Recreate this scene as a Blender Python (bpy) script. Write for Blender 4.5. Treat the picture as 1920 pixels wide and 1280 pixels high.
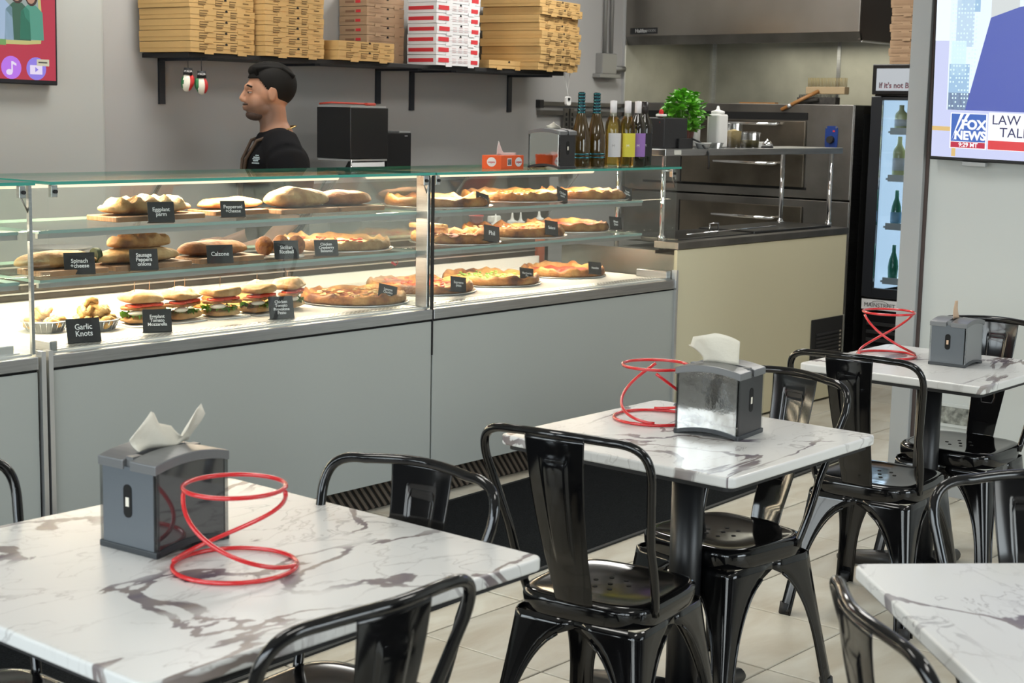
import bpy, bmesh, math, random
from mathutils import Vector, Matrix, noise
from math import sin, cos, pi, radians, sqrt
random.seed(7)
for o in list(bpy.data.objects): bpy.data.objects.remove(o)
SC = bpy.context.scene
COL = SC.collection
# ---------------------------------------------------------------- camera
cam = bpy.data.cameras.new('camera'); camo = bpy.data.objects.new('camera', cam); COL.objects.link(camo)
cam.sensor_width = 36.0; cam.lens = 36.0*2917.6/1920; cam.clip_end = 60; cam.clip_start = .05
YAW, PITCH, ROLL = radians(49.979), radians(8.3266), radians(1.1205)
Fw = Vector((sin(YAW)*cos(PITCH), cos(YAW)*cos(PITCH), -sin(PITCH)))
Rt = Vector((cos(YAW), -sin(YAW), 0)); Up = Rt.cross(Fw)
R2 = Rt*cos(ROLL)+Up*sin(ROLL); U2 = -Rt*sin(ROLL)+Up*cos(ROLL)
camo.matrix_world = Matrix(((R2.x, U2.x, -Fw.x, 0), (R2.y, U2.y, -Fw.y, 0), (R2.z, U2.z, -Fw.z, 1.56), (0, 0, 0, 1)))
cam.dof.use_dof = True; cam.dof.focus_distance = 5.2; cam.dof.aperture_fstop = 9.0
SC.camera = camo
# ---------------------------------------------------------------- world, lights, exposure
W = bpy.data.worlds.new('sky'); SC.world = W; W.use_nodes = True
nt = W.node_tree; bg = nt.nodes['Background']
tc = nt.nodes.new('ShaderNodeTexCoord'); sp = nt.nodes.new('ShaderNodeSeparateXYZ'); cr = nt.nodes.new('ShaderNodeValToRGB')
nt.links.new(tc.outputs['Generated'], sp.inputs[0]); nt.links.new(sp.outputs['Z'], cr.inputs[0]); nt.links.new(cr.outputs[0], bg.inputs[0])
cr.color_ramp.elements[0].position = .0; cr.color_ramp.elements[0].color = (.42, .43, .42, 1)
cr.color_ramp.elements[1].position = .5; cr.color_ramp.elements[1].color = (.78, .9, 1.0, 1)
bg.inputs[1].default_value = 12.0
def area(name, loc, rot, sx, sy, power, color, portal=False, spread=180):
    l = bpy.data.lights.new(name, 'AREA'); l.shape = 'RECTANGLE'; l.size = sx; l.size_y = sy; l.energy = power; l.color = color
    l.spread = radians(spread)
    if portal: l.cycles.is_portal = True
    o = bpy.data.objects.new(name, l); o.location = loc; o.rotation_euler = rot; COL.objects.link(o); return o
# window openings (x=-2.4 wall and y=-3.2 wall) as portals
for i, y in enumerate((-1.6, .55, 2.7, 4.95)):
    area('window_portal', (-2.36, y, 1.55), (0, radians(-90), 0), 2.3, 1.95, 1, (1, 1, 1), True)
for x in (3.6,):
    area('window_portal', (x, -3.16, 1.5), (radians(90), 0, 0), 2.6, 2.3, 1, (1, 1, 1), True)
LAMPS = [(1.6, .4), (4.4, .4), (1.6, 3.1), (4.4, 3.1), (7.2, 5.2), (4.4, 5.35), (7.3, 3.6)]  # last one is added to brighten the cream counter front
for i, (x, y) in enumerate(LAMPS):
    area('ceiling_light_glow', (x, y, 2.975), (0, 0, 0), 1.1, .5, (14, 16, 14, 16, 32, 26, 25)[i], (1, .985, .93))
area('hood_lamp', (9.2, 5.3, 2.06), (0, 0, 0), .5, 1.2, 6.5, (1, .95, .76))
area('fridge_lamp', (8.95, 4.36, 1.1), (radians(-90), 0, 0), .4, 1.0, 5, (.75, .88, 1))
vs = SC.view_settings; vs.view_transform = 'Standard'; vs.look = 'None'; vs.gamma = 1; vs.use_curve_mapping = False
vs.exposure = 0.0
SC.cycles.max_bounces = 10; SC.cycles.transparent_max_bounces = 24; SC.cycles.transmission_bounces = 8
SC.cycles.caustics_reflective = False; SC.cycles.caustics_refractive = False; SC.cycles.sample_clamp_indirect = 6
SC.cycles.use_denoising = True

# ---------------------------------------------------------------- materials
MT = {}
def lin(c): return tuple(((v/255)/12.92 if v/255 <= .04045 else ((v/255+.055)/1.055)**2.4) for v in c)
def mat(name, col=(.5, .5, .5), rough=.5, metal=0, spec=.5, coat=0, emit=None, es=1, alpha=1, noise_amt=0, noise_scale=20, bump=0, bump_scale=60, aniso=0, stretch=None):
    if name in MT: return MT[name]
    m = bpy.data.materials.new(name); m.use_nodes = True; n = m.node_tree.nodes; L = m.node_tree.links
    b = n['Principled BSDF']; b.inputs['Base Color'].default_value = (*col, 1); b.inputs['Roughness'].default_value = rough
    b.inputs['Metallic'].default_value = metal; b.inputs['Specular IOR Level'].default_value = spec
    b.inputs['Coat Weight'].default_value = coat; b.inputs['Coat Roughness'].default_value = .05
    b.inputs['Alpha'].default_value = alpha
    if emit: b.inputs['Emission Color'].default_value = (*emit, 1); b.inputs['Emission Strength'].default_value = es
    if noise_amt or bump:
        t = n.new('ShaderNodeTexCoord'); mp = n.new('ShaderNodeMapping'); L.new(t.outputs['Object'], mp.inputs[0])
        if stretch: mp.inputs['Scale'].default_value = stretch
    if noise_amt:
        x = n.new('ShaderNodeTexNoise'); x.inputs['Scale'].default_value = noise_scale; x.inputs['Detail'].default_value = 5
        L.new(mp.outputs[0], x.inputs['Vector']); r = n.new('ShaderNodeValToRGB'); L.new(x.outputs['Fac'], r.inputs[0])
        r.color_ramp.elements[0].position = .3; r.color_ramp.elements[1].position = .7
        r.color_ramp.elements[0].color = (*[max(0, v*(1-noise_amt)) for v in col], 1)
        r.color_ramp.elements[1].color = (*[min(1, v*(1+noise_amt)) for v in col], 1); L.new(r.outputs[0], b.inputs['Base Color'])
    if bump:
        x = n.new('ShaderNodeTexNoise'); x.inputs['Scale'].default_value = bump_scale; x.inputs['Detail'].default_value = 4
        L.new(mp.outputs[0], x.inputs['Vector']); bp = n.new('ShaderNodeBump'); bp.inputs['Strength'].default_value = bump; bp.inputs['Distance'].default_value = .01
        L.new(x.outputs['Fac'], bp.inputs['Height']); L.new(bp.outputs[0], b.inputs['Normal'])
    MT[name] = m; return m
def glassmat(name, tint=(.93, .98, .96), refl=1.0, rough=0.0):
    m = bpy.data.materials.new(name); m.use_nodes = True; n = m.node_tree.nodes; L = m.node_tree.links
    n.remove(n['Principled BSDF']); out = n['Material Output']
    t = n.new('ShaderNodeBsdfTransparent'); t.inputs[0].default_value = (*tint, 1)
    g = n.new('ShaderNodeBsdfGlossy'); g.inputs['Roughness'].default_value = rough; g.inputs[0].default_value = (1, 1, 1, 1)
    f = n.new('ShaderNodeFresnel'); f.inputs[0].default_value = 1.5; mu = n.new('ShaderNodeMath'); mu.operation = 'MULTIPLY'; mu.inputs[1].default_value = refl
    mx = n.new('ShaderNodeMixShader'); L.new(f.outputs[0], mu.inputs[0]); L.new(mu.outputs[0], mx.inputs[0]); L.new(t.outputs[0], mx.inputs[1]); L.new(g.outputs[0], mx.inputs[2]); L.new(mx.outputs[0], out.inputs[0])
    MT[name] = m; return m
def emat(name, col, s=1.0):
    if name in MT: return MT[name]
    return mat(name, (0.01, .01, .01), .3, emit=col, es=s)

GLASS = glassmat('clear_glass', (.975, .99, .985), .14)
GLASSE = mat('glass_edge', (.05, .33, .27), .12, spec=.6)
GLASSS = mat('shelf_edge', (.30, .44, .40), .15, spec=.6)
GLASST = glassmat('top_glass', (.9, .95, .93), .7)
BOTG = glassmat('bottle_glass', (.96, .97, .85), .9)
PLASTIC = glassmat('clear_plastic', (.86, .87, .87), .6, .15)
def marble():
    m = bpy.data.materials.new('white_marble'); m.use_nodes = True; n = m.node_tree.nodes; L = m.node_tree.links; b = n['Principled BSDF']
    tc = n.new('ShaderNodeTexCoord'); oi = n.new('ShaderNodeObjectInfo'); mp = n.new('ShaderNodeMapping'); L.new(tc.outputs['Object'], mp.inputs[0])
    cm = n.new('ShaderNodeCombineXYZ'); ml = n.new('ShaderNodeMath'); ml.operation = 'MULTIPLY'; ml.inputs[1].default_value = 37; L.new(oi.outputs['Random'], ml.inputs[0])
    for i in range(3): L.new(ml.outputs[0], cm.inputs[i])
    L.new(cm.outputs[0], mp.inputs['Location'])
    mp.inputs['Rotation'].default_value = (0, 0, .5); mp.inputs['Scale'].default_value = (1.0, 1.9, 1)
    def nz(sc, det, dist=0, src=None):
        x = n.new('ShaderNodeTexNoise'); x.inputs['Scale'].default_value = sc; x.inputs['Detail'].default_value = det; x.inputs['Distortion'].default_value = dist; L.new(src or mp.outputs[0], x.inputs['Vector']); return x
    def mth(op, a, c=None, v=None):
        x = n.new('ShaderNodeMath'); x.operation = op; L.new(a, x.inputs[0])
        if c is not None: L.new(c, x.inputs[1])
        elif v is not None: x.inputs[1].default_value = v
        x.use_clamp = False; return x.outputs[0]
    def vein(fac, w, soft):
        a = mth('ABSOLUTE', mth('SUBTRACT', fac, v=.5)); r = n.new('ShaderNodeMapRange'); r.inputs['From Min'].default_value = w; r.inputs['From Max'].default_value = w+soft; r.inputs['To Min'].default_value = 1; r.inputs['To Max'].default_value = 0; L.new(a, r.inputs[0]); return r.outputs[0]
    def mask(fac, lo, hi):
        r = n.new('ShaderNodeMapRange'); r.inputs['From Min'].default_value = lo; r.inputs['From Max'].default_value = hi; L.new(fac, r.inputs[0]); return r.outputs[0]
    big = mth('MULTIPLY', vein(nz(1.7, 9, .9).outputs['Fac'], .012, .007), mask(nz(2.3, 2).outputs['Fac'], .40, .52))
    thin = mth('MULTIPLY', vein(nz(3.6, 6, 1.0).outputs['Fac'], .0025, .007), mask(nz(2.6, 2).outputs['Fac'], .40, .6))
    # crackle veins
    dist = n.new('ShaderNodeVectorMath'); dist.operation = 'MULTIPLY_ADD'; nn = nz(5, 4); L.new(nn.outputs['Color'], dist.inputs[0]); dist.inputs[1].default_value = (.35, .35, .35); L.new(mp.outputs[0], dist.inputs[2])
    v = n.new('ShaderNodeTexVoronoi'); v.feature = 'DISTANCE_TO_EDGE'; v.inputs['Scale'].default_value = 3.6; L.new(dist.outputs[0], v.inputs['Vector'])
    r = n.new('ShaderNodeMapRange'); r.inputs['From Min'].default_value = .004; r.inputs['From Max'].default_value = .022; r.inputs['To Min'].default_value = 1; r.inputs['To Max'].default_value = 0; L.new(v.outputs['Distance'], r.inputs[0])
    cra = mth('MULTIPLY', r.outputs[0], mask(nz(2.2, 2).outputs['Fac'], .46, .66))
    tot = mth('MAXIMUM', mth('MAXIMUM', mth('MULTIPLY', big, v=1.0), mth('MULTIPLY', thin, v=.45)), mth('MULTIPLY', cra, v=.35))
    mx = n.new('ShaderNodeMixRGB'); L.new(tot, mx.inputs[0]); mx.inputs[1].default_value = (.70, .70, .685, 1)
    rc = n.new('ShaderNodeValToRGB'); L.new(nz(6, 3).outputs['Fac'], rc.inputs[0]); rc.color_ramp.elements[0].position = .35; rc.color_ramp.elements[1].position = .65
    rc.color_ramp.elements[0].color = (.12, .10, .13, 1); rc.color_ramp.elements[1].color = (.27, .23, .21, 1); L.new(rc.outputs[0], mx.inputs[2]); L.new(mx.outputs[0], b.inputs['Base Color'])
    b.inputs['Roughness'].default_value = .27; b.inputs['Specular IOR Level'].default_value = .4
    return m
MARBLE = marble()
BLK = mat('gloss_black_metal', (.004, .004, .0045), .09, spec=.6)
BLKM = mat('satin_black_metal', (.008, .008, .009), .38)
DARK = mat('matte_black', (.012, .012, .013), .6)
VOID = mat('deep_black', (.003, .003, .003), .9)
STEEL = mat('brushed_steel', (.52, .53, .54), .28, 1, noise_amt=.1, noise_scale=6, bump=.04, bump_scale=30, stretch=(1, 1, 30))
STEELD = mat('dull_steel', (.25, .24, .225), .36, 1, noise_amt=.28, noise_scale=3)
STEELW = mat('stained_steel', (.48, .475, .41), .48, .55, noise_amt=.30, noise_scale=2.0)
CHROME = mat('chrome', (.85, .85, .86), .07, 1)
ALU = mat('satin_aluminium', (.74, .75, .76), .3, .85)
PANELG = mat('grey_laminate', (.42, .45, .43), .42)
PANELC = mat('cream_laminate', (.66, .62, .44), .45)
WALLG = mat('grey_wall_paint', (.43, .425, .415), .75, bump=.03, bump_scale=200)
WALLL = mat('light_wall_paint', (.42, .43, .41), .75)
WALLD = mat('dark_dining_wall', (.20, .20, .20), .7)
WALLW = mat('white_wall_paint', (.53, .56, .55), .7)
PILL = mat('grey_pillar_paint', (.35, .365, .37), .5)
CEIL = mat('ceiling_paint', (.55, .55, .54), .8)
WHITE = mat('white_plastic', (.82, .82, .8), .35)
DECKM = mat('white_enamel_deck', (.86, .85, .82), .25)
RED = mat('red_coated_wire', (.60, .016, .02), .22, coat=.6)
RUG = mat('charcoal_mat', (.009, .010, .011), .95, spec=.1, noise_amt=.7, noise_scale=220, bump=.6, bump_scale=400)
RUGE = mat('mat_border', (.01, .012, .013), .6)
KRAFT = mat('kraft_card', (.50, .315, .12), .8, noise_amt=.06, noise_scale=8)
KRAFT2 = mat('brown_card', (.38, .25, .15), .8, noise_amt=.06, noise_scale=8)
CARDW = mat('white_card', (.74, .74, .75), .7)
INK = mat('brown_ink', (.12, .065, .02), .8)
INK2 = mat('faint_ink', (.22, .12, .07), .8)
INKR = mat('red_ink', (.58, .03, .04), .7)
INKP = mat('pale_red_ink', (.6, .42, .44), .7)
WOOD = mat('board_wood', (.30, .165, .085), .55, noise_amt=.4, noise_scale=9, stretch=(1, 12, 1))
SLATE = mat('chalkboard', (.012, .012, .013), .6)
CHALK = mat('chalk_white', (.85, .85, .85), .8)
SKIN = mat('skin', (.42, .215, .13), .5, noise_amt=.08, noise_scale=20)
HAIR = mat('black_hair', (.006, .005, .004), .75, spec=.2)
BEARD = mat('dark_stubble', (.05, .028, .02), .8, noise_amt=.4, noise_scale=200)
SHIRT = mat('black_cotton', (.004, .004, .005), .9, spec=.15)
GOLD = mat('gold_metal', (.75, .52, .22), .25, 1)
NAP = mat('napkin_paper', (.74, .70, .60), .9, bump=.15, bump_scale=90)
NAPT = mat('tan_napkin_paper', (.60, .43, .30), .9)
TAN = mat('varnished_handle', (.35, .16, .05), .4)
LEAF = mat('basil_leaf', (.13, .42, .03), .45, noise_amt=.45, noise_scale=30)
POT = mat('terracotta_plastic', (.17, .035, .02), .5)

def bread(name, c1, c2, c3, sc=9, rough=.65):
    c1 = [v**1.25*.82 for v in c1]; c2 = [v**1.3*.80 for v in c2]; c3 = [v**1.15*.75 for v in c3]
    m = bpy.data.materials.new(name); m.use_nodes = True; n = m.node_tree.nodes; L = m.node_tree.links; b = n['Principled BSDF']
    tc = n.new('ShaderNodeTexCoord'); x = n.new('ShaderNodeTexNoise'); x.inputs['Scale'].default_value = sc; x.inputs['Detail'].default_value = 6; L.new(tc.outputs['Object'], x.inputs['Vector'])
    r = n.new('ShaderNodeValToRGB'); L.new(x.outputs['Fac'], r.inputs[0]); e = r.color_ramp.elements
    e[0].position = .34; e[0].color = (*c3, 1); e[1].position = .66; e[1].color = (*c1, 1); k = e.new(.48); k.color = (*c2, 1)
    L.new(r.outputs[0], b.inputs['Base Color']); b.inputs['Roughness'].default_value = rough
    y = n.new('ShaderNodeTexNoise'); y.inputs['Scale'].default_value = sc*7; L.new(tc.outputs['Object'], y.inputs['Vector']); bp = n.new('ShaderNodeBump'); z_ = n.new('ShaderNodeTexNoise'); z_.inputs['Scale'].default_value = sc*2.2; z_.inputs['Detail'].default_value = 5; L.new(tc.outputs['Object'], z_.inputs['Vector']); ad = n.new('ShaderNodeMath'); ad.operation = 'MULTIPLY_ADD'; ad.inputs[1].default_value = .3; L.new(y.outputs['Fac'], ad.inputs[0]); L.new(z_.outputs['Fac'], ad.inputs[2]); bp.inputs['Strength'].default_value = .55; bp.inputs['Distance'].default_value = .014; L.new(ad.outputs[0], bp.inputs['Height']); L.new(bp.outputs[0], b.inputs['Normal'])
    return m
B_PALE = bread('pale_dough', (.72, .52, .28), (.62, .39, .17), (.36, .16, .045), 13)
B_FLOUR = bread('floured_dough', (.66, .48, .25), (.52, .32, .13), (.34, .16, .05), 16)
B_BROWN = bread('browned_crust', (.55, .29, .12), (.44, .20, .07), (.25, .09, .025), 12)
B_RICE = bread('fried_crumb', (.55, .25, .06), (.46, .18, .035), (.30, .09, .015), 60)
B_CRUST = bread('pizza_crust', (.62, .37, .14), (.46, .21, .055), (.17, .055, .012), 16)
B_CHEESE = bread('white_cheese', (.86, .76, .55), (.78, .62, .34), (.60, .36, .12), 26)
B_TWIST = bread('twist_crust', (.66, .42, .19), (.50, .26, .09), (.25, .10, .03), 15)
T_RED = bread('tomato_cheese', (.72, .42, .16), (.50, .12, .03), (.26, .03, .01), 26)
T_REDC = bread('red_sauce_top', (.62, .16, .07), (.46, .06, .025), (.26, .02, .01), 18)
T_MEAT = bread('meat_top', (.70, .40, .12), (.34, .10, .03), (.12, .025, .01), 24)
T_MARG = bread('herb_top', (.84, .72, .46), (.70, .40, .16), (.16, .22, .04), 44)
TOMATO = mat('tomato', (.55, .05, .02), .25)
MOZZ = mat('mozzarella', (.82, .78, .66), .35)
GREEN = mat('lettuce', (.20, .42, .07), .5, noise_amt=.5, noise_scale=40)
EGGP = mat('fried_filling', (.33, .13, .03), .55, noise_amt=.4, noise_scale=50)

# ---------------------------------------------------------------- mesh builder
class MB:
    def __init__(s): s.v = []; s.f = []; s.m = []; s.s = []
    def add(s, vs, fs, mi=0, sm=False, M=None):
        o = len(s.v)
        for p in vs:
            p = Vector(p)
            if M is not None: p = M @ p
            s.v.append(tuple(p))
        for f in fs: s.f.append(tuple(o+i for i in f)); s.m.append(mi); s.s.append(sm)
        return s
    def box(s, x0, y0, z0, x1, y1, z1, mi=0, M=None):
        vs = [(x0, y0, z0), (x1, y0, z0), (x1, y1, z0), (x0, y1, z0), (x0, y0, z1), (x1, y0, z1), (x1, y1, z1), (x0, y1, z1)]
        return s.add(vs, [(0, 3, 2, 1), (4, 5, 6, 7), (0, 1, 5, 4), (1, 2, 6, 5), (2, 3, 7, 6), (3, 0, 4, 7)], mi, False, M)
    def prism(s, poly, z0, z1, mi=0, M=None, sm=False):
        n = len(poly); vs = [(x, y, z0) for x, y in poly]+[(x, y, z1) for x, y in poly]
        s.add(vs, [tuple(range(n-1, -1, -1)), tuple(range(n, 2*n))], mi, False, M)
        o = len(s.v)-2*n
        for i in range(n): s.f.append((o+i, o+(i+1) % n, o+n+(i+1) % n, o+n+i)); s.m.append(mi); s.s.append(sm)
        return s
    def cyl(s, p0, p1, r0, r1=None, n=16, mi=0, caps=True, sm=True):
        r1 = r0 if r1 is None else r1; p0 = Vector(p0); p1 = Vector(p1); d = (p1-p0).normalized()
        a = d.orthogonal().normalized(); b = d.cross(a); vs = []
        for p, r in ((p0, r0), (p1, r1)):
            for i in range(n): t = 2*pi*i/n; vs.append(p+a*cos(t)*r+b*sin(t)*r)
        s.add(vs, [(i, (i+1) % n, n+(i+1) % n, n+i) for i in range(n)], mi, sm)
        if caps:
            o = len(s.v)-2*n; s.f += [tuple(range(o+n-1, o-1, -1)), tuple(range(o+n, o+2*n))]; s.m += [mi]*2; s.s += [False]*2
        return s
    def lathe(s, prof, c=(0, 0, 0), n=20, mi=0, M=None, sm=True):
        vs = []; k = len(prof)
        for r, z in prof:
            for i in range(n): t = 2*pi*i/n; vs.append((c[0]+r*cos(t), c[1]+r*sin(t), c[2]+z))
        fs = [(j*n+i, j*n+(i+1) % n, (j+1)*n+(i+1) % n, (j+1)*n+i) for j in range(k-1) for i in range(n)]
        if prof[0][0] > 1e-5: fs.append(tuple(range(n-1, -1, -1)))
        if prof[-1][0] > 1e-5: fs.append(tuple(range((k-1)*n, k*n)))
        return s.add(vs, fs, mi, sm, M)
    def tube(s, pts, r, n=10, closed=False, mi=0, rad=None):
        P = [Vector(p) for p in pts]; k = len(P); vs = []; up = None
        for i in range(k):
            if closed: d = (P[(i+1) % k]-P[i-1]).normalized()
            else: d = (P[min(i+1, k-1)]-P[max(i-1, 0)]).normalized()
            if up is None: a = d.orthogonal().normalized()
            else: a = (up-d*up.dot(d)).normalized()
            up = a; b = d.cross(a); rr = rad[i] if rad else r
            for j in range(n): t = 2*pi*j/n; vs.append(P[i]+a*cos(t)*rr+b*sin(t)*rr)
        fs = []
        for i in range(k if closed else k-1):
            i2 = (i+1) % k
            off = 0
            if closed and i == k-1:  # find best twist match
                d0 = [(vs[i*n]-vs[q]).length for q in range(n)]; off = d0.index(min(d0))
            for j in range(n): fs.append((i*n+j, i*n+(j+1) % n, i2*n+(j+1+off) % n, i2*n+(j+off) % n))
        if not closed: fs += [tuple(range(n-1, -1, -1)), tuple(range((k-1)*n, k*n))]
        return s.add(vs, fs, mi, True)
    def ell(s, c, r, n=16, k=10, mi=0, M=None):
        prof = [(sin(pi*j/k), -cos(pi*j/k)) for j in range(k+1)]; vs = []
        for (rr, z) in prof:
            for i in range(n): t = 2*pi*i/n; vs.append((c[0]+rr*cos(t)*r[0], c[1]+rr*sin(t)*r[1], c[2]+z*r[2]))
        return s.add(vs, [(j*n+i, j*n+(i+1) % n, (j+1)*n+(i+1) % n, (j+1)*n+i) for j in range(k) for i in range(n)], mi, True, M)
    def grid(s, fn, nu, nv, mi=0, sm=True, M=None, wrap=False):
        vs = [fn(i/(nu-1), j/(nv-1)) for j in range(nv) for i in range(nu)]
        return s.add(vs, [(j*nu+i, j*nu+i+1, (j+1)*nu+i+1, (j+1)*nu+i) for j in range(nv-1) for i in range(nu-1)], mi, sm, M)
    def build(s, name, mats, parent=None, loc=None, rz=0, bevel=0, seg=2, merge=False, sub=0, solid=0):
        me = bpy.data.meshes.new(name); me.from_pydata(s.v, [], s.f)
        if not isinstance(mats, (list, tuple)): mats = [mats]
        for m in mats: me.materials.append(m)
        me.polygons.foreach_set('material_index', s.m); me.polygons.foreach_set('use_smooth', s.s)
        if merge or bevel or solid or sub:
            bm = bmesh.new(); bm.from_mesh(me); bmesh.ops.remove_doubles(bm, verts=bm.verts, dist=1e-5); bm.to_mesh(me); bm.free()
        me.update(); o = bpy.data.objects.new(name, me); COL.objects.link(o)
        if parent: o.parent = parent
        if loc is not None: o.location = loc
        o.rotation_euler[2] = rz
        if solid: x = o.modifiers.new('s', 'SOLIDIFY'); x.thickness = solid; x.offset = -1
        if bevel: x = o.modifiers.new('b', 'BEVEL'); x.width = bevel; x.segments = seg; x.limit_method = 'ANGLE'; x.angle_limit = radians(40); x.use_clamp_overlap = True
        if sub: x = o.modifiers.new('d', 'SUBSURF'); x.levels = sub; x.render_levels = sub
        return o
def B(name, m, x0, y0, z0, x1, y1, z1, parent=None, bevel=0, seg=2):
    return MB().box(x0, y0, z0, x1, y1, z1).build(name, m, parent, bevel=bevel, seg=seg)
def E_(name, loc=(0, 0, 0), rz=0):
    o = bpy.data.objects.new(name, None); COL.objects.link(o); o.location = loc; o.rotation_euler[2] = rz; o.empty_display_size = .05; return o
def tag(o, label, cat, group=None, kind=None):
    if label: o['label'] = label
    if cat: o['category'] = cat
    if group: o['group'] = group
    if kind: o['kind'] = kind
    return o
def struct(o): o['kind'] = 'structure'; return o
def dup(o, loc=None, rz=None, parent=None):
    c = o.copy(); COL.objects.link(c)
    if parent: c.parent = parent
    if loc is not None: c.location = loc
    if rz is not None: c.rotation_euler[2] = rz
    for ch in list(o.children): dup(ch, parent=c)
    return c
def text(body, size, m, parent, loc, rot, name='lettering', align='CENTER', ext=.0004, sx=1, space=1, bold=0):
    cu = bpy.data.curves.new(name, 'FONT'); cu.body = body; cu.size = size; cu.align_x = align; cu.align_y = 'CENTER'; cu.extrude = ext; cu.space_line = space; cu.offset = bold; cu.resolution_u = 3
    cu.materials.append(m); tmp = bpy.data.objects.new('t', cu); me = bpy.data.meshes.new_from_object(tmp); bpy.data.objects.remove(tmp); me.materials.clear(); me.materials.append(m); o = bpy.data.objects.new(name, me); COL.objects.link(o); o.parent = parent; o.location = loc; o.rotation_euler = rot; o.scale = (sx, 1, 1); return o
def rrect(w, h, r, n=5, cx=0, cy=0):
    P = []
    for qx, qy, a0 in ((w/2-r, h/2-r, 0), (-w/2+r, h/2-r, pi/2), (-w/2+r, -h/2+r, pi), (w/2-r, -h/2+r, 3*pi/2)):
        for i in range(n+1): a = a0+pi/2*i/n; P.append((cx+qx+r*cos(a), cy+qy+r*sin(a)))
    return P
MXZ = Matrix.Rotation(pi/2, 4, 'X')   # xy-plane -> xz-plane, facing -Y
MYZ = Matrix.Rotation(-pi/2, 4, 'Z') @ Matrix.Rotation(pi/2, 4, 'X')  # facing -X

# ================================================================= STRUCTURE
YW = 6.3; XK = 9.72
fl = B('floor', mat('tile_grout', (.20, .18, .15), .9), -2.5, -3.3, -.10, 10, 6.6, -.005); struct(fl)
def tilemat():
    m = bpy.data.materials.new('stone_floor_tile'); m.use_nodes = True; n = m.node_tree.nodes; L = m.node_tree.links; b = n['Principled BSDF']
    tc = n.new('ShaderNodeTexCoord'); oi = n.new('ShaderNodeObjectInfo'); ad = n.new('ShaderNodeVectorMath'); ad.operation = 'ADD'; L.new(tc.outputs['Object'], ad.inputs[0]); L.new(oi.outputs['Location'], ad.inputs[1])
    mp = n.new('ShaderNodeMapping'); L.new(ad.outputs[0], mp.inputs[0]); mp.inputs['Scale'].default_value = (1, 2.4, 1)
    x = n.new('ShaderNodeTexNoise'); x.inputs['Scale'].default_value = 3.2; x.inputs['Detail'].default_value = 7; x.inputs['Distortion'].default_value = .8; L.new(mp.outputs[0], x.inputs['Vector'])
    r = n.new('ShaderNodeValToRGB'); L.new(x.outputs['Fac'], r.inputs[0]); e = r.color_ramp.elements; e[0].position = .3; e[0].color = (.46, .41, .32, 1); e[1].position = .7; e[1].color = (.62, .60, .52, 1)
    hs = n.new('ShaderNodeHueSaturation'); mr = n.new('ShaderNodeMapRange'); mr.inputs['To Min'].default_value = .9; mr.inputs['To Max'].default_value = 1.08; L.new(oi.outputs['Random'], mr.inputs[0]); L.new(mr.outputs[0], hs.inputs['Value']); L.new(r.outputs[0], hs.inputs['Color']); L.new(hs.outputs[0], b.inputs['Base Color'])
    y = n.new('ShaderNodeTexNoise'); y.inputs['Scale'].default_value = 25; y.inputs['Detail'].default_value = 5; L.new(mp.outputs[0], y.inputs['Vector']); bp = n.new('ShaderNodeBump'); bp.inputs['Strength'].default_value = .25; bp.inputs['Distance'].default_value = .005; L.new(y.outputs['Fac'], bp.inputs['Height']); L.new(bp.outputs[0], b.inputs['Normal'])
    b.inputs['Roughness'].default_value = .42
    return m
TILEM = tilemat(); P = .459
tme = None
for i in range(-6, 13):
    for j in range(-6, 9):
        cx = 3.30+P*(i+.5); cy = 2.18+P*(j+.5)
        if cx < 1.2 or cx+cy*0 > 9.6: continue
        if tme is None:
            t = MB().box(-P/2+.0025, -P/2+.0025, -.008, P/2-.0025, P/2-.0025, 0).build('tile', TILEM, fl, (cx, cy, 0), bevel=.0045, seg=2); tme = t
        else: t = tme.copy(); COL.objects.link(t); t.location = (cx, cy, random.uniform(-.0008, .0004))
wb = B('wall_back', WALLG, -2.5, YW, 0, 10, YW+.15, 3.0); struct(wb)
# proud section of the back wall behind the red screen
t1 = B('trim_1', WALLL, -2.4, YW-.10, 0, 4.40, YW, 3.0, bevel=.02, seg=3); struct(t1)
wk = B('wall_kitchen', WALLG, XK, 2.86, 0, XK+.15, YW, 3.0); struct(wk)
wr = B('wall_right', WALLW, 6.10, -3.2, 0, 6.25, 2.88, 3.0); struct(wr)
pl = MB().box(6.065, 2.885, 0, 6.24, 2.970, 3.0).build('trim_2', PILL, bevel=.003); struct(pl)
B('gap_shade_strip', mat('shadow_gap', (.06, .04, .035), .6), 6.09, 2.872, 0, 6.12, 2.885, 3.0)['kind'] = 'structure'  # dark strip, shade between pillar and wall put in as colour
B('wall_divider', WALLG, 6.24, 2.86, 0, XK, 2.965, 3.0)['kind'] = 'structure'
struct(B('baseboard_right', PILL, 6.085, -3.2, 0, 6.10, 2.87, .10))
struct(B('ceiling', CEIL, -2.5, -3.3, 3.0, 10, 6.5, 3.1))
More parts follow.
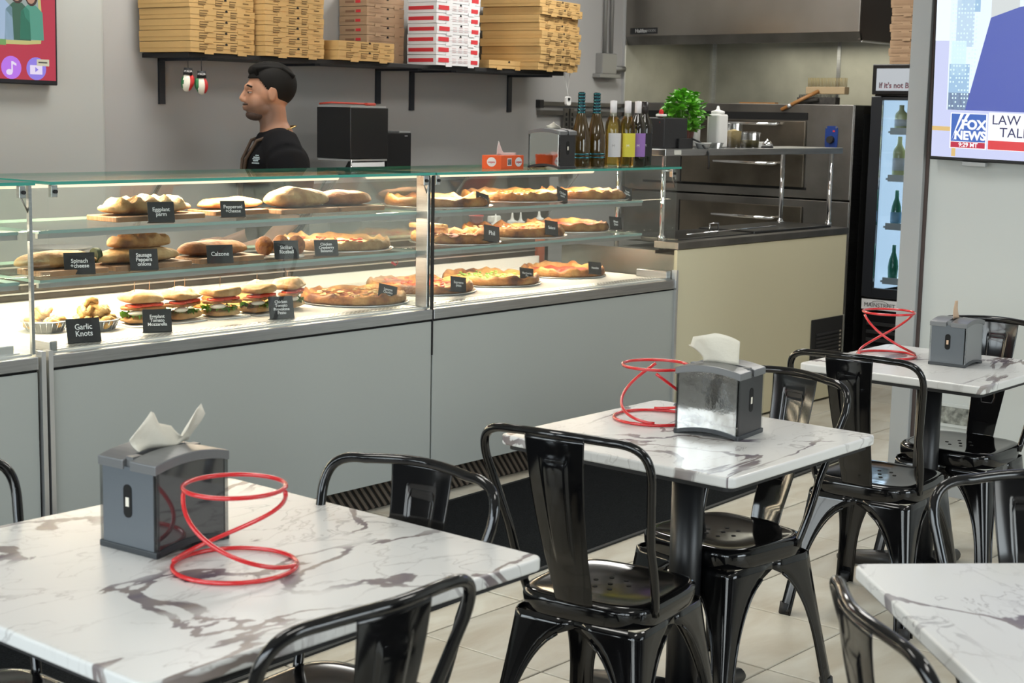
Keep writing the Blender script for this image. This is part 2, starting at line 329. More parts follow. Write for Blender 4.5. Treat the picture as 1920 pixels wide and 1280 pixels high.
# wall_left with three windows and wall_front with shop windows (behind the camera)
def pierced(name, axis, pos, lo, hi, holes, z0, z1, th=.15):
    m = MB(); a = lo
    def bx(u0, w0, u1, w1):
        if axis == 'x': m.box(pos-th, u0, w0, pos, u1, w1)
        else: m.box(u0, pos-th, w0, u1, pos, w1)
    for (h0, h1) in holes: bx(a, 0, h0, 3.0); bx(h0, 0, h1, z0); bx(h0, z1, h1, 3.0); a = h1
    bx(a, 0, hi, 3.0)
    return struct(m.build(name, WALLD))
HL = [(-2.6, -.6), (-.45, 1.55), (1.7, 3.7), (3.95, 5.95)]
pierced('wall_left', 'x', -2.4, -3.3, 6.3, HL, .4, 2.7)
HF = [(2.3, 4.9)]
pierced('wall_front', 'y', -3.2, -2.4, 6.1, HF, .35, 2.65)
WF = mat('window_frame_black', (.02, .02, .02), .4)
k = 0
for ax, hs, z0, z1 in (('x', HL, .4, 2.7), ('y', HF, .35, 2.65)):
    for (a, b) in hs:
        k += 1; m = MB()
        for (u0, w0, u1, w1) in ((a, z0, b, z0+.05), (a, z1-.05, b, z1), (a, z0, a+.05, z1), (b-.05, z0, b, z1), ((a+b)/2-.025, z0, (a+b)/2+.025, z1)):
            if ax == 'x': m.box(-2.5, u0, w0, -2.44, u1, w1)
            else: m.box(u0, -3.3, w0, u1, -3.24, w1)
        w = struct(m.build('window_%d' % k, WF)); g = MB()
        if ax == 'x': g.box(-2.475, a, z0, -2.469, b, z1)
        else: g.box(a, -3.275, z0, b, -3.269, z1)
        g.build('pane', glassmat('window_glass_%d' % k, (.97, .98, .98), .8), w)
# stainless wall cladding in the kitchen corner
m = E_('stainless_wall_cladding', (8.6, YW, 0)); tag(m, 'dull stainless steel wall cladding behind the oven and under the hood', 'wall panel')
def lp(o): o.matrix_parent_inverse = o.parent.matrix_basis.inverted() if False else Matrix.Translation(-Vector(o.parent.location)); return o
# children given in world coordinates below an unrotated parent: use WP()
def WP(o, parent):
    o.parent = parent; o.matrix_parent_inverse = (Matrix.Translation(parent.location) @ Matrix.Rotation(parent.rotation_euler[2], 4, 'Z')).inverted(); return o
WP(B('panel', STEELW, 8.605, YW-.012, .9, XK-.012, YW, 2.12), m)
WP(B('panel', STEELW, XK-.012, 5.28, .9, XK, YW-.012, 2.12), m)
WP(B('panel', STEELW, XK-.012, 3.6, .9, XK, 5.27, 2.12), m)
WP(B('seam_strip', ALU, 8.60, YW-.02, .9, 8.612, YW, 3.0), m)
WP(B('seam_strip', STEEL, XK-.03, YW-.03, .9, XK-.012, YW-.012, 2.10), m)
WP(B('seam_strip', STEEL, XK-.018, 5.265, .9, XK-.010, 5.29, 2.10), m)

# ================================================================= DISPLAY CASES
Y0 = 4.2; ZD = .79; ZT = 1.325
def display_case(x0, x1, label, lefttrim=True, feat=0):
    r = E_('display_case', (x0, Y0, 0)); tag(r, label, 'display case', 'glass food display cases in the counter')
    W_ = lambda o: WP(o, r)
    a, b = x0+.003, x1-.003
    W_(B('front_panel', PANELG, a, Y0, .122, b, Y0+.02, .735, bevel=.002))
    W_(B('side_panel', PANELG, a, Y0+.02, .1, a+.02, Y0+.83, .735)); W_(B('side_panel', PANELG, b-.02, Y0+.02, .1, b, Y0+.83, .735))
    W_(B('front_rail', STEEL, a, Y0-.006, .742, b, Y0+.03, ZD-.006, bevel=.003))
    W_(B('rail_gap', VOID, a+.002, Y0+.002, .733, b-.002, Y0+.01, .743))
    W_(B('deck', DECKM, a, Y0+.03, ZD-.03, b, Y0+.85, ZD-.001))
    # air grille with perforations
    g = MB(); g.box(a+.03, Y0+.05, ZD-.001, b-.03, Y0+.12, ZD+.002)
    gr = W_(g.build('air_grille', ALU)); h = MB()
    n = int((b-a-.1)/.022)
    for i in range(n):
        for q in range(3): h.box(a+.05+i*.022, Y0+.06+q*.019, ZD+.0021, a+.060+i*.022, Y0+.066+q*.019, ZD+.0026)
    ho = h.build('perforations', mat('grille_hole', (.25, .25, .25), .6)); WP(ho, r); ho.parent = gr; ho.matrix_parent_inverse = Matrix.Identity(4)
    ho['kind'] = 'stuff'
    # rear upstand and dark louvre bars
    W_(B('rear_upstand', DECKM, a, Y0+.85, ZD-.02, b, Y0+.87, .838))
    W_(B('rear_duct', mat('duct_dark', (.05, .045, .04), .4), a, Y0+.88, .80, b, Y0+.90, .985))
    for q in range(4):
        z = .862+q*.033; W_(B('duct_bar', ALU, a, Y0+.872, z, b, Y0+.88, z+.006))
    # glass
    W_(MB().box(a+.004, Y0+.004, ZD-.004, b-.004, Y0+.010, ZT-.012).build('front_glass', GLASS))
    t = MB(); t.box(a, Y0-.012, ZT-.010, b, Y0+.55, ZT); o = t.build('top_glass', [GLASST, GLASSE])
    me = o.data
    for p in me.polygons:
        if abs(p.normal.z) < .5: p.material_index = 1
    W_(o)
    for xs in (a+.002, b-.008):
        poly = [(Y0+.012, ZD-.004), (Y0+.86, ZD-.004), (Y0+.86, .97), (Y0+.55, ZT-.012), (Y0+.012, ZT-.012)]
        o = MB().prism(poly, xs, xs+.006, M=Matrix(((0, 0, 1, 0), (1, 0, 0, 0), (0, 1, 0, 0), (0, 0, 0, 1)))).build('end_glass', GLASS); W_(o)
    # rear sliding doors, sloping forward
    n = 2
    for i in range(n):
        u0 = a+.02+(b-a-.04)*i/n; u1 = a+.02+(b-a-.04)*(i+1)/n
        vs = [(u0, Y0+.85, .975), (u1, Y0+.85, .975), (u1, Y0+.555, ZT-.015), (u0, Y0+.555, ZT-.015)]
        d = W_(MB().add(vs+[(x, y+.004, z+.004) for x, y, z in vs], [(0, 1, 2, 3), (7, 6, 5, 4), (0, 4, 5, 1), (1, 5, 6, 2), (2, 6, 7, 3), (3, 7, 4, 0)]).build('rear_door', GLASS))
        for uu in (u0+.004, u1-.004): MB().tube([(uu, Y0+.85, .975), (uu, Y0+.555, ZT-.015)], .005, 6).build('door_stile', PLASTIC, d)
    sx0 = a+.01; sx1 = b-(.19 if feat == 2 else .01)
    for zs in (1.168, 1.012):
        o = MB().box(sx0, 4.272, zs-.010, sx1, 4.74 if zs > 1.1 else 4.86, zs).build('glass_shelf', [GLASS, GLASSS]); 
        for p in o.data.polygons:
            if abs(p.normal.z) < .5: p.material_index = 1
        W_(o)
        W_(B('shelf_rail', mat('shelf_rail_grey', (.42, .42, .40), .35, .6), sx0, 4.278, zs-.026, sx1, 4.292, zs-.0105))
    # lamp under the top glass
    W_(MB().cyl((a+.08, 4.66, ZT-.035), (b-.08, 4.66, ZT-.035), .012, n=10).build('lamp_tube', emat('warm_lamp', (1, .82, .58), 1.3)))
    W_(B('lamp_holder', WHITE, a+.05, 4.645, ZT-.022, b-.05, 4.675, ZT-.011))
    for xx in (a+.02, b-.04):
        W_(B('glass_clamp', STEEL, xx, Y0+.011, ZT-.05, xx+.022, Y0+.03, ZT-.012, bevel=.002)); W_(MB().cyl((xx+.011, Y0+.002, ZT-.032), (xx+.011, Y0+.012, ZT-.032), .006, n=10).build('clamp_screw', DARK))
    W_(MB().tube([(b-.035, Y0+.02, ZT-.04), (b-.004, Y0+.02, ZT-.10)], .003, 6).build('corner_stay', STEELD))
    area('display_lamp', ((a+b)/2, 4.56, ZT-.05), (0, 0, 0), (b-a)*.92, .07, 18, (1, .80, .56))
    area('added_shelf_fill', ((a+b)/2, 4.60, 1.138), (radians(-12), 0, 0), (b-a)*.9, .03, 9, (1, .82, .58))  # both lights under the shelves are added to brighten the food and deck
    area('added_shelf_fill', ((a+b)/2, 4.62, .982), (radians(-8), 0, 0), (b-a)*.9, .03, 11, (1, .84, .62))
    # kick grille with slanting slats
    kg = W_(B('kick_grille', mat('kick_dark', (.02, .018, .015), .7), a, Y0+.075, 0.0, b, Y0+.085, .12))
    me0 = None; n = int((b-a)/.034)
    for i in range(n):
        xx = a+.02+i*.034
        if me0 is None:
            me0 = MB().box(-.006, -.004, -.066, .006, .004, .066).build('slat', mat('grille_slat', (.12, .095, .075), .5)); s = me0
        else: s = me0.copy(); COL.objects.link(s)
        s.parent = kg; s.location = (xx, Y0+.068, .058); s.rotation_euler = (0, radians(-38), 0)
    return r
c0 = display_case(.98, 2.712, 'glass display case at the picture edge, mostly cut off')
c1 = display_case(2.758, 4.503, 'long glass display case holding stuffed breads on boards above sandwiches')
c2 = display_case(4.507, 6.222, 'glass display case of whole pizzas with wine bottles standing on its top', feat=2)
def part(o, r): return WP(o, r)
part(B('trim_strip', ALU, 2.716, Y0-.012, 0, 2.732, Y0+.02, .80), c1); part(B('trim_strip', ALU, 2.742, Y0-.012, 0, 2.758, Y0+.02, .80), c1)
part(B('end_block', STEEL, 2.762, Y0+.012, ZD, 2.79, Y0+.10, ZD+.035, bevel=.003), c1)
part(B('post', STEEL, 4.484, Y0+.012, ZD, 4.500, Y0+.075, ZT-.012, bevel=.002), c1)
part(B('front_post', DARK, 4.5005, Y0-.004, .60, 4.5065, Y0+.01, ZT-.012), c1)
part(B('base_rail', ALU, 1.0, Y0+.05, ZD, 2.66, Y0+.10, ZD+.03, bevel=.004), c0)
part(B('glass_post', STEEL, 2.700, Y0+.012, ZD, 2.711, Y0+.025, ZT-.012), c0)
part(B('end_block', STEEL, 6.17, Y0+.02, ZD, 6.205, Y0+.20, ZD+.035, bevel=.003), c2)
part(B('trim_strip', ALU, 6.208, Y0-.012, 0, 6.224, Y0+.015, .83), c2)
part(MB().tube([(6.10, Y0+.02, ZT-.02), (6.21, Y0+.02, ZT-.02), (6.216, Y0+.02, ZT-.06)], .003, 6).build('corner_stay', ALU), c2)
# beige refrigerated counter
r = E_('prep_counter', (6.23, Y0, 0)); tag(r, 'cream fronted prep counter with steel top and black vent grille', 'counter')
part(B('front_panel', PANELC, 6.226, Y0, .012, 7.915, Y0+.02, .925, bevel=.002), r)
part(B('top_edge', STEELD, 6.226, Y0-.004, .928, 7.93, Y0+.14, .962, bevel=.003), r)
part(B('body', STEELD, 6.24, Y0+.02, .03, 7.92, Y0+.72, .90), r)
part(B('side_trim', ALU, 7.915, Y0-.006, .0, 7.925, Y0+.02, .47), r)
part(B('worktop', STEELD, 6.24, Y0+.14, .90, 7.93, Y0+.74, .915), r)
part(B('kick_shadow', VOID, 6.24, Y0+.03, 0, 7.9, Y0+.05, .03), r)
g = part(B('vent_grille', DARK, 7.555, Y0-.008, .232, 7.905, Y0, .468, bevel=.002), r)
for q in range(7):
    s = part(B('louvre', mat('louvre_black', (.03, .03, .032), .35), 7.60, Y0-.014, .25+q*.021, 7.86, Y0-.008, .262+q*.021), r)
    part(B('louvre_light', mat('louvre_gap', (.42, .37, .30), .5), 7.865, Y0-.011, .252+q*.021, 7.885, Y0-.008, .260+q*.021), r)
for (x0, x1, z) in ((6.34, 7.02, .963), (7.04, 7.86, .970)):
    l = part(B('lid', mat('lid_steel', (.05, .05, .05), .3, .7), x0, Y0+.07, z-.02, x1, Y0+.42, z+.006, bevel=.006), r)
h = part(MB().tube([(6.78, Y0+.18, .965), (6.78, Y0+.18, 1.02), (6.86, Y0+.18, 1.02), (6.86, Y0+.18, .965)], .004, 8).build('lid_handle', CHROME), r)
part(MB().tube([(6.45, Y0+.10, .985), (7.30, Y0+.10, .992)], .004, 6).build('thin_rail', CHROME), r)

# ================================================================= FOOD
def blob(L, w, h, seed=0, nz=.12, bulge=0, ridges=0, n=36, k=18, flat=.25, curve=0, power=2.6):
    """loaf along x: superellipse outline, flattened underside"""
    m = MB(); vs = []
    for j in range(k+1):
        ph = pi*j/k
        for i in range(n):
            th = 2*pi*i/n
            cx, cy = cos(th), sin(th)
            ex = abs(cx)**(2/power)*(1 if cx >= 0 else -1); ey = abs(cy)**(2/power)*(1 if cy >= 0 else -1)
            s = sin(ph); z = -cos(ph)
            x = ex*s**.8*L/2; y = ey*s**.8*w/2
            zz = (z*h/2)
            if zz < 0: zz *= .55
            if ridges: zz *= 1+(.30*cos(x/L*2*pi*ridges+y*18) if z > 0 else 0); y *= 1+.10*cos(x/L*2*pi*ridges)
            nn = noise.noise(Vector((x*14+seed*7, y*14, z*2+seed)))*nz
            v = Vector((x*(1+nn*.25), y*(1+nn*.5)+curve*(x/L)**2, (zz+h*.275)*(1+nn*1.2)))
            v.z = max(v.z, 0); vs.append(v)
    return m.add(vs, [(j*n+i, j*n+(i+1) % n, (j+1)*n+(i+1) % n, (j+1)*n+i) for j in range(k) for i in range(n)], 0, True)
def board(x, y, z, L, w, rz, label):
    m = MB()
    o = MB().prism(rrect(L, w, .012), 0, .018).build('wooden_board', WOOD, None, (x, y, z), rz, bevel=.003)
    return tag(o, label, 'serving board', 'wooden boards in the display case')
def loaf(x, y, z, L, w, h, rz, label, m=B_PALE, seed=0, **kw):
    o = blob(L, w, h, seed, **kw).build('stuffed_bread', m, None, (x, y, z), rz, sub=0); return tag(o, label, 'bread', 'stuffed breads in the display case')
ZU, ZL = 1.168, 1.012; BH = .018
def slash(o, xs, L, w, z, rz=0):
    for i, x in enumerate(xs):
        s = MB().ell((x, 0, z), (.012, w*.3, .004), 10, 6).build('slash_mark', B_BROWN, o)
# upper shelf
board(3.37, 4.52, ZU, .40, .17, radians(3), 'wooden board under the eggplant roll on the top shelf')
o = loaf(3.37, 4.53, ZU+BH, .385, .13, .075, radians(3), 'long pale roll marked eggplant parm on the top shelf', B_PALE, 1, ridges=6)
board(3.80, 4.58, ZU, .30, .16, radians(2), 'wooden board under the pepperoni roll on the top shelf')
loaf(3.81, 4.60, ZU+BH, .30, .11, .055, radians(2), 'flat pale roll marked pepperoni and cheese on the top shelf', B_PALE, 2)
board(4.06, 4.50, ZU, .29, .15, 0, 'wooden board under the big floured loaf on the top shelf')
loaf(4.08, 4.53, ZU+BH, .30, .14, .098, 0, 'big rounded floured loaf on the top shelf', B_FLOUR, 3)
board(4.34, 4.50, ZU, .25, .15, 0, 'wooden board under the browned calzone on the top shelf')
loaf(4.33, 4.53, ZU+BH, .28, .14, .078, radians(-2), 'browned pointed calzone at the end of the top shelf', B_BROWN, 4, power=2.0)
# lower shelf
board(2.95, 4.41, ZL, .26, .15, 0, 'wooden board under the spinach roll beside the glass end')
loaf(2.93, 4.43, ZL+BH, .30, .10, .072, radians(3), 'cut roll marked spinach and cheese beside the glass end', B_PALE, 5)
o = MB(); o.cyl((3.075, 4.42, ZL+.05), (3.094, 4.42, ZL+.05), .026, n=16); sp_ = tag(o.build('spinach_filling', mat('spinach', (.03, .045, .012), .6, noise_amt=.5, noise_scale=60)), 'dark spinach filling bulging from the cut end of a roll', 'filling')
board(3.27, 4.42, ZL, .33, .15, radians(2), 'wooden board under the two sausage and pepper rolls')
loaf(3.25, 4.43, ZL+BH, .36, .13, .066, radians(2), 'lower of two stacked rolls marked sausage peppers onions', B_PALE, 6)
loaf(3.275, 4.44, ZL+BH+.046, .26, .095, .064, radians(2), 'twisted browned roll lying on top of another roll', B_TWIST, 7, ridges=5)
board(3.63, 4.44, ZL, .30, .15, 0, 'wooden board under the flat brown calzone')
loaf(3.62, 4.47, ZL+BH, .30, .15, .072, 0, 'flat brown calzone with chalk sign on the lower shelf', B_BROWN, 8, power=2.1)
rp = tag(MB().prism([(cos(a)*.075, sin(a)*.075) for a in [2*pi*i/20 for i in range(20)]], 0, .004).build('paper_plate', mat('paper', (.8, .8, .78), .8), None, (3.93, 4.43, ZL)), 'white paper round under the rice balls', 'plate')
for i, (dx, dy, L_) in enumerate(((-.065, .03, 'smallest brown rice ball beside the calzone'), (.0, .01, 'tall brown rice ball behind the chalk sign'), (.055, -.015, 'brown rice ball beside the white pizza'))):
    o = MB().ell((0, 0, .034), (.034, .034, .038+.003*(i == 1))).build('rice_ball', B_RICE, None, (3.93+dx, 4.44+dy, ZL+.004)); tag(o, L_, 'rice ball', 'fried rice balls on the lower shelf')

def pizza(x, y, z, r, top, label, seed, tray=True, crustm=B_CRUST, tilt=0, slices=0, bits=None, pile=0):
    e = E_('pizza', (x, y, z)); tag(e, label, 'pizza', 'whole pizzas in the display case'); e.rotation_euler = (0, radians(tilt), seed*.7)
    n = 64
    if tray: MB().lathe([(r*.6, 0), (r*1.02, .0), (r*1.05, .006), (r*1.03, .006), (r*1.0, .002)], n=n).build('metal_pan', ALU, e)
    def rr(a): return r*(1+.035*noise.noise(Vector((cos(a)*2+seed, sin(a)*2, seed))))
    m = MB(); vs = []; prof = [(0.0, .004), (.97, .004), (1.0, .012), (.985, .026), (.94, .034), (.885, .024), (.86, .016)]
    for q, (f, zz) in enumerate(prof[1:]):
        for i in range(n):
            a = 2*pi*i/n; b = 1+.5*noise.noise(Vector((cos(a)*5, sin(a)*5, seed*3+1))) if q > 1 else 1
            vs.append((rr(a)*f*cos(a), rr(a)*f*sin(a), zz*b*1.25))
    m.add(vs, [(j*n+i, j*n+(i+1) % n, (j+1)*n+(i+1) % n, (j+1)*n+i) for j in range(5) for i in range(n)]+[tuple(range(n-1, -1, -1))], 0, True)
    m.build('crust', crustm, e)
    m = MB(); vs = [(0, 0, .03)]; K = 9
    for q in range(1, K+1):
        for i in range(n):
            a = 2*pi*i/n; f = q/K*.90; X = rr(a)*f*cos(a); Y_ = rr(a)*f*sin(a)
            vs.append((X, Y_, .024+.012*noise.noise(Vector((X*28, Y_*28, seed)))+(-.008 if q == K else 0)+.006*noise.noise(Vector((X*70, Y_*70, seed)))))
    fs = [(0, 1+i, 1+(i+1) % n) for i in range(n)]+[(1+(q-1)*n+i, 1+q*n+i, 1+q*n+(i+1) % n, 1+(q-1)*n+(i+1) % n) for q in range(1, K) for i in range(n)]
    m.add(vs, fs, 0, True); m.build('topping', top, e)
    if bits:
        rnd = random.Random(seed); nb, bm_, nm = bits
        b = MB()
        for _ in range(nb):
            a = rnd.uniform(0, 2*pi); q = r*.8*sqrt(rnd.random()); X, Y_ = q*cos(a), q*sin(a)
            b.ell((X, Y_, .034), (rnd.uniform(.006, .015), rnd.uniform(.005, .012), .004), 8, 5)
        o = b.build(nm, bm_, e); o['kind'] = 'stuff'
    return e
PX = pizza
PX(4.85, 4.50, ZU, .225, B_CHEESE, 'white cheese pizza passing behind the steel post, top shelf', 1)
PX(5.42, 4.57, ZU+.004, .235, B_CHEESE, 'bubbly white pizza in the middle of the top shelf', 2, bits=(24, B_CRUST, 'crumb_patches'))
PX(5.885, 4.52, ZU, .21, B_CHEESE, 'white pizza with browned bits at the open end of the top shelf', 3, bits=(30, T_MEAT, 'browned_bits'))
PX(4.32, 4.57, ZL, .225, B_CHEESE, 'pale chicken pizza beside the rice balls', 4, crustm=B_FLOUR, bits=(30, TOMATO, 'tomato_bits'))
PX(4.93, 4.47, ZL, .19, T_REDC, 'sliced pizza with stacked slices just past the steel post', 5, bits=(14, B_CHEESE, 'cheese_patches'))
PX(5.40, 4.54, ZL+.004, .235, T_RED, 'red pizza in the middle of the lower shelf', 6, bits=(30, B_CHEESE, 'cheese_patches'))
PX(5.81, 4.55, ZL+.008, .20, T_REDC, 'plain red tomato pizza at the open end of the lower shelf', 7)
PX(4.42, 4.56, ZD, .215, T_MEAT, 'dark meat pizza on the deck beside the sandwiches', 8, bits=(40, B_CHEESE, 'cheese_patches'))
PX(4.92, 4.66, ZD, .235, T_RED, 'pizza on the deck passing behind the steel post', 9, bits=(50, TOMATO, 'tomato_bits'))
PX(5.40, 4.67, ZD, .225, T_MARG, 'pizza sprinkled with green herbs on the deck', 10, bits=(60, GREEN, 'herb_leaves'))
PX(5.93, 4.67, ZD, .205, T_REDC, 'pale red pizza at the open end of the deck', 11)
# stacked slices on the 'Phil' pizza
for i in range(2):
    m = MB(); m.prism([(0, 0), (.17, -.05), (.175, .05)], 0, .02); o = m.build('pizza_slice', [B_CHEESE], None, (4.90, 4.48, ZL+.036+i*.02), 1.3+i*.4, bevel=.004)
    tag(o, ('lower' if i == 0 else 'upper')+' of two loose pizza slices piled on a pizza past the steel post', 'pizza slice', 'loose pizza slices')
# garlic knots in metal baskets
KN = bread('knot_dough', (.80, .62, .33), (.70, .46, .18), (.48, .24, .06), 18)
def basket(x, y, nme, lbl):
    e = E_('paper_basket', (x, y, ZD)); tag(e, lbl, 'basket', 'foil baskets of garlic knots')
    m = MB(); m.lathe([(.0, .002), (.060, .002), (.078, .04), (.081, .04), (.083, .037)], n=24); m.build('bowl', ALU, e)
    m = MB()
    for i in range(24): a = 2*pi*i/24; m.tube([(cos(a)*.063, sin(a)*.063, .004), (cos(a)*.081, sin(a)*.081, .038)], .0016, 5)
    m.build('ribs', CHROME, e)
basket(3.17, 4.55, 0, 'ribbed metal basket of garlic knots behind the garlic knots sign')
basket(3.02, 4.63, 1, 'ribbed metal basket of garlic knots behind the glass end')
rk = random.Random(3)
kp = [(3.12, 4.54, .036), (3.165, 4.50, .036), (3.215, 4.535, .036), (3.20, 4.59, .036), (3.145, 4.59, .036), (3.175, 4.545, .072), (3.14, 4.57, .07), (3.205, 4.56, .068), (3.17, 4.57, .098), (2.975, 4.63, .036), (3.02, 4.59, .036), (3.06, 4.62, .036), (3.03, 4.67, .036), (3.01, 4.63, .07)]
kproto = None
wh = ['at the rim of the basket by the sign', 'at the front of the basket by the sign', 'at the sandwich side of the basket', 'at the back of the basket by the sandwiches', 'at the back rim of the sign basket', 'in the second layer above the sign', 'in the second layer towards the glass end', 'in the second layer towards the sandwiches', 'on the very top of the heap', 'in the basket at the glass end, outer rim', 'at the front of the glass end basket', 'in the glass end basket beside the other basket', 'at the back of the glass end basket', 'on top of the glass end basket']
for i, (x, y, z) in enumerate(kp):
    m = MB(); m.ell((0, 0, 0), (.026, .021, .019), 14, 9)
    m.tube([(.024*cos(t), .012*sin(2*t)+.012*sin(t), .010+.010*cos(t*1.5)) for t in [2*pi*q/14 for q in range(14)]], .010, 8, closed=True)
    o = m.build('garlic_knot', KN, None, (x, y, ZD+z-.012), rk.uniform(0, 6)); o.rotation_euler[0] = rk.uniform(-.4, .4)
    tag(o, 'golden garlic knot '+wh[i], 'bread knot', 'garlic knots in the baskets')
# focaccia sandwiches
def sandwich(x, y, rz, L, lbl, bun=B_PALE, green=True, seed=0, picks=1):
    e = E_('focaccia_sandwich', (x, y, ZD), rz); tag(e, lbl, 'sandwich', 'focaccia sandwiches on the deck'); e.scale = (1.08, 1.05, 1.35)
    rnd = random.Random(seed)
    def slab(nm, z0, h, sx, sy, m_, dome=0, nz=.0):
        g = MB()
        o = blob(sx, sy, h, seed+z0*50, nz=.34+nz, power=6, n=44, k=14); o.build(nm, m_, e, (0, 0, z0))
    slab('bottom_bun', .004, .032, L, .105, bun)
    g = MB(); n = 40
    for i in range(n):
        a = 2*pi*i/n; q = rnd.uniform(.8, 1.12); X = cos(a)*L*.5*q; Y_ = sin(a)*.055*q; g.add([(X*.7, Y_*.7, .030), (X-.008, Y_-.006, .026+rnd.uniform(0, .01)), (X*1.02, Y_*1.05, .014+rnd.uniform(0, .014)), (X+.010, Y_+.006, .028)], [(0, 1, 2, 3)], 0, True)
    g.build('salad_leaves', GREEN, e)
    g = MB()
    for i in range(4): g.lathe([(.0, 0), (.033, 0), (.035, .004), (.033, .008), (0, .008)], ((i-1.5)*L*.22, rnd.uniform(-.018, -.01), .040+rnd.uniform(0, .003)), 16)
    g.build('filling', EGGP, e)
    g = MB()
    for i in range(3): g.lathe([(.0, 0), (.030, 0), (.031, .003), (.030, .006), (0, .006)], ((i-1)*L*.26, -.022, .049+.001*i), 16)
    g.build('tomato_slices', TOMATO, e)
    g = MB().ell((-L*.25, -.035, .034), (.03, .02, .007), 12, 6); g.build('mozzarella_slice', MOZZ, e)
    slab('top_bun', .056, .040, L, .108, bun)
    for i in range(picks):
        MB().cyl(((i-.5*(picks-1))*L*.4, 0, .07), ((i-.5*(picks-1))*L*.4+.003, 0, .112), .0010, n=6).build('toothpick', mat('pick', (.25, .12, .05), .6), e)
    return e
sandwich(3.37, 4.56, radians(-12), .135, 'focaccia sandwich with tomato slices beside the garlic knots', seed=1, picks=2)
sandwich(3.53, 4.55, radians(14), .135, 'focaccia sandwich with two picks, second in the row', seed=2, picks=2)
sandwich(3.70, 4.53, radians(-5), .12, 'focaccia sandwich with leafy salad, middle of the row', seed=3)
sandwich(3.87, 4.52, radians(8), .125, 'focaccia sandwich bulging with arugula, fourth in the row', seed=4)
sandwich(4.05, 4.55, radians(30), .14, 'domed focaccia sandwich leaning against the meat pizza', B_PALE, seed=5)
for i, (x, y) in enumerate(((3.33, 4.48), (3.49, 4.48), (3.68, 4.46), (3.86, 4.45), )):
    o = MB().prism(rrect(.17, .14, .03), 0, .003).build('sandwich_liner', mat('paper', (.8, .8, .78), .8), None, (x+.04, y+.07, ZD+.0005)); tag(o, 'white paper liner under the '+['first', 'second', 'middle', 'fourth'][i]+' sandwich of the row', 'liner', 'paper liners under the sandwiches')
CK = mat('orange_biscuit', (.52, .22, .05), .6, noise_amt=.15, noise_scale=20)
for i, (x, y, z) in enumerate(((3.85, 4.80, 0), (3.93, 4.77, 0), (4.01, 4.74, 0), (4.09, 4.72, 0), (3.90, 4.80, .022), (3.99, 4.77, .022))):
    m = MB().lathe([(0, 0), (.052, 0), (.056, .009), (.045, .020), (0, .023)], n=20); o = m.build('round_flatbread', CK, None, (x, y, ZD+.001+z), 0); o.rotation_euler = (.0, 0, i)
    tag(o, 'round golden flatbread '+['at the knot end of the row', 'second along the bottom row', 'third along the bottom row', 'nearest the pizzas', 'on top, towards the knots', 'on top, towards the pizzas'][i], 'flatbread', 'round flatbreads behind the sandwiches')
# the bread stack stand
# signs
def sign(x, y, z, words, lbl, w=.088, h=.068, yaw=-22, tilt=14, roll=0, ts=.019):
    e = E_('chalk_sign', (x, y, z)); e.rotation_euler = (radians(-tilt), radians(roll), radians(yaw)); tag(e, lbl, 'sign', 'small chalkboard price signs')
    MB().box(-w/2, -.0012, 0, w/2, .0012, h).build('board', SLATE, e, bevel=.0005, seg=1)
    MB().box(-w/2, 0, 0, w/2, .02, .0015).build('foot', SLATE, e)
    text(words, ts, CHALK, e, (0, -.0022, h/2), (pi/2, 0, 0), ext=.0003, space=.85, sx=.95, bold=.0003)
S = sign
S(3.30, 4.345, ZU+.002, 'Eggplant\nparm', 'black chalk sign reading Eggplant parm', .092, .07)
S(3.66, 4.40, ZU+.002, 'Pepperoni\n+cheese', 'black chalk sign reading Pepperoni and cheese', .092, .06, ts=.018)
S(4.72, 4.235, ZU+.002-.0, 'Chicken\nAlfredo', 'tilted black chalk sign on the first top shelf pizza', .085, .06, yaw=0, roll=0, ts=.016) if False else None
S(2.96, 4.33, ZL+.002, 'Spinach\n+cheese', 'black chalk sign reading Spinach and cheese', .10, .072)
S(3.20, 4.31, ZL+.002, 'Sausage\nPeppers\nonions', 'black chalk sign reading Sausage Peppers onions', .096, .072, ts=.018)
S(3.55, 4.34, ZL+.002, 'Calzone', 'black chalk sign reading Calzone', .096, .066, ts=.021)
S(3.845, 4.32, ZL+.002, 'Sicilian\nRiceball', 'black chalk sign reading Sicilian Riceball', .095, .068, ts=.019)
S(4.045, 4.32, ZL+.002, 'Chicken\nCranberry\nBalsamic', 'black chalk sign reading Chicken Cranberry Balsamic', .095, .062, ts=.015)
S(2.955, 4.305, ZD+.003, 'Garlic\nKnots', 'black chalk sign reading Garlic Knots', .115, .08, yaw=-12, ts=.026)
S(3.28, 4.35, ZD+.003, 'Eggplant\nTomato\nMozzarella', 'black chalk sign in front of the first sandwiches', .098, .078, yaw=-30, ts=.016)
S(3.83, 4.33, ZD+.003, 'Chicken\nTomato\nProvolone\nPesto', 'black chalk sign reading Chicken Tomato Provolone Pesto', .098, .082, yaw=-18, ts=.016)
S(4.43, 4.38, ZD+.02, 'Lasagna\nChorizo\nmeat', 'black chalk sign stuck in the dark meat pizza', .088, .062, yaw=-15, roll=14, ts=.014)
S(4.88, 4.40, ZD+.02, 'Supreme\npizza', 'black chalk sign on the deck pizza nearest the steel post', .082, .062, yaw=-12, roll=8, ts=.015)
S(5.42, 4.47, ZD+.02, 'Margherita\nPie', 'black chalk sign by the herb topped pizza', .085, .06, yaw=-8, roll=8, ts=.014)
S(5.92, 4.46, ZD+.02, 'Hawaiian', 'black chalk sign by the last pizza on the deck', .085, .058, yaw=-8, roll=6, ts=.014)
S(4.90, 4.29, ZU+.004, 'Chicken\nAlfredo', 'tilted black chalk sign on the top shelf, nearest the steel post', .082, .06, yaw=0, roll=14, ts=.015)
S(5.50, 4.34, ZU+.008, 'Chicken\nranch', 'tilted black chalk sign in the middle of the top shelf', .08, .06, yaw=0, roll=16, ts=.015)
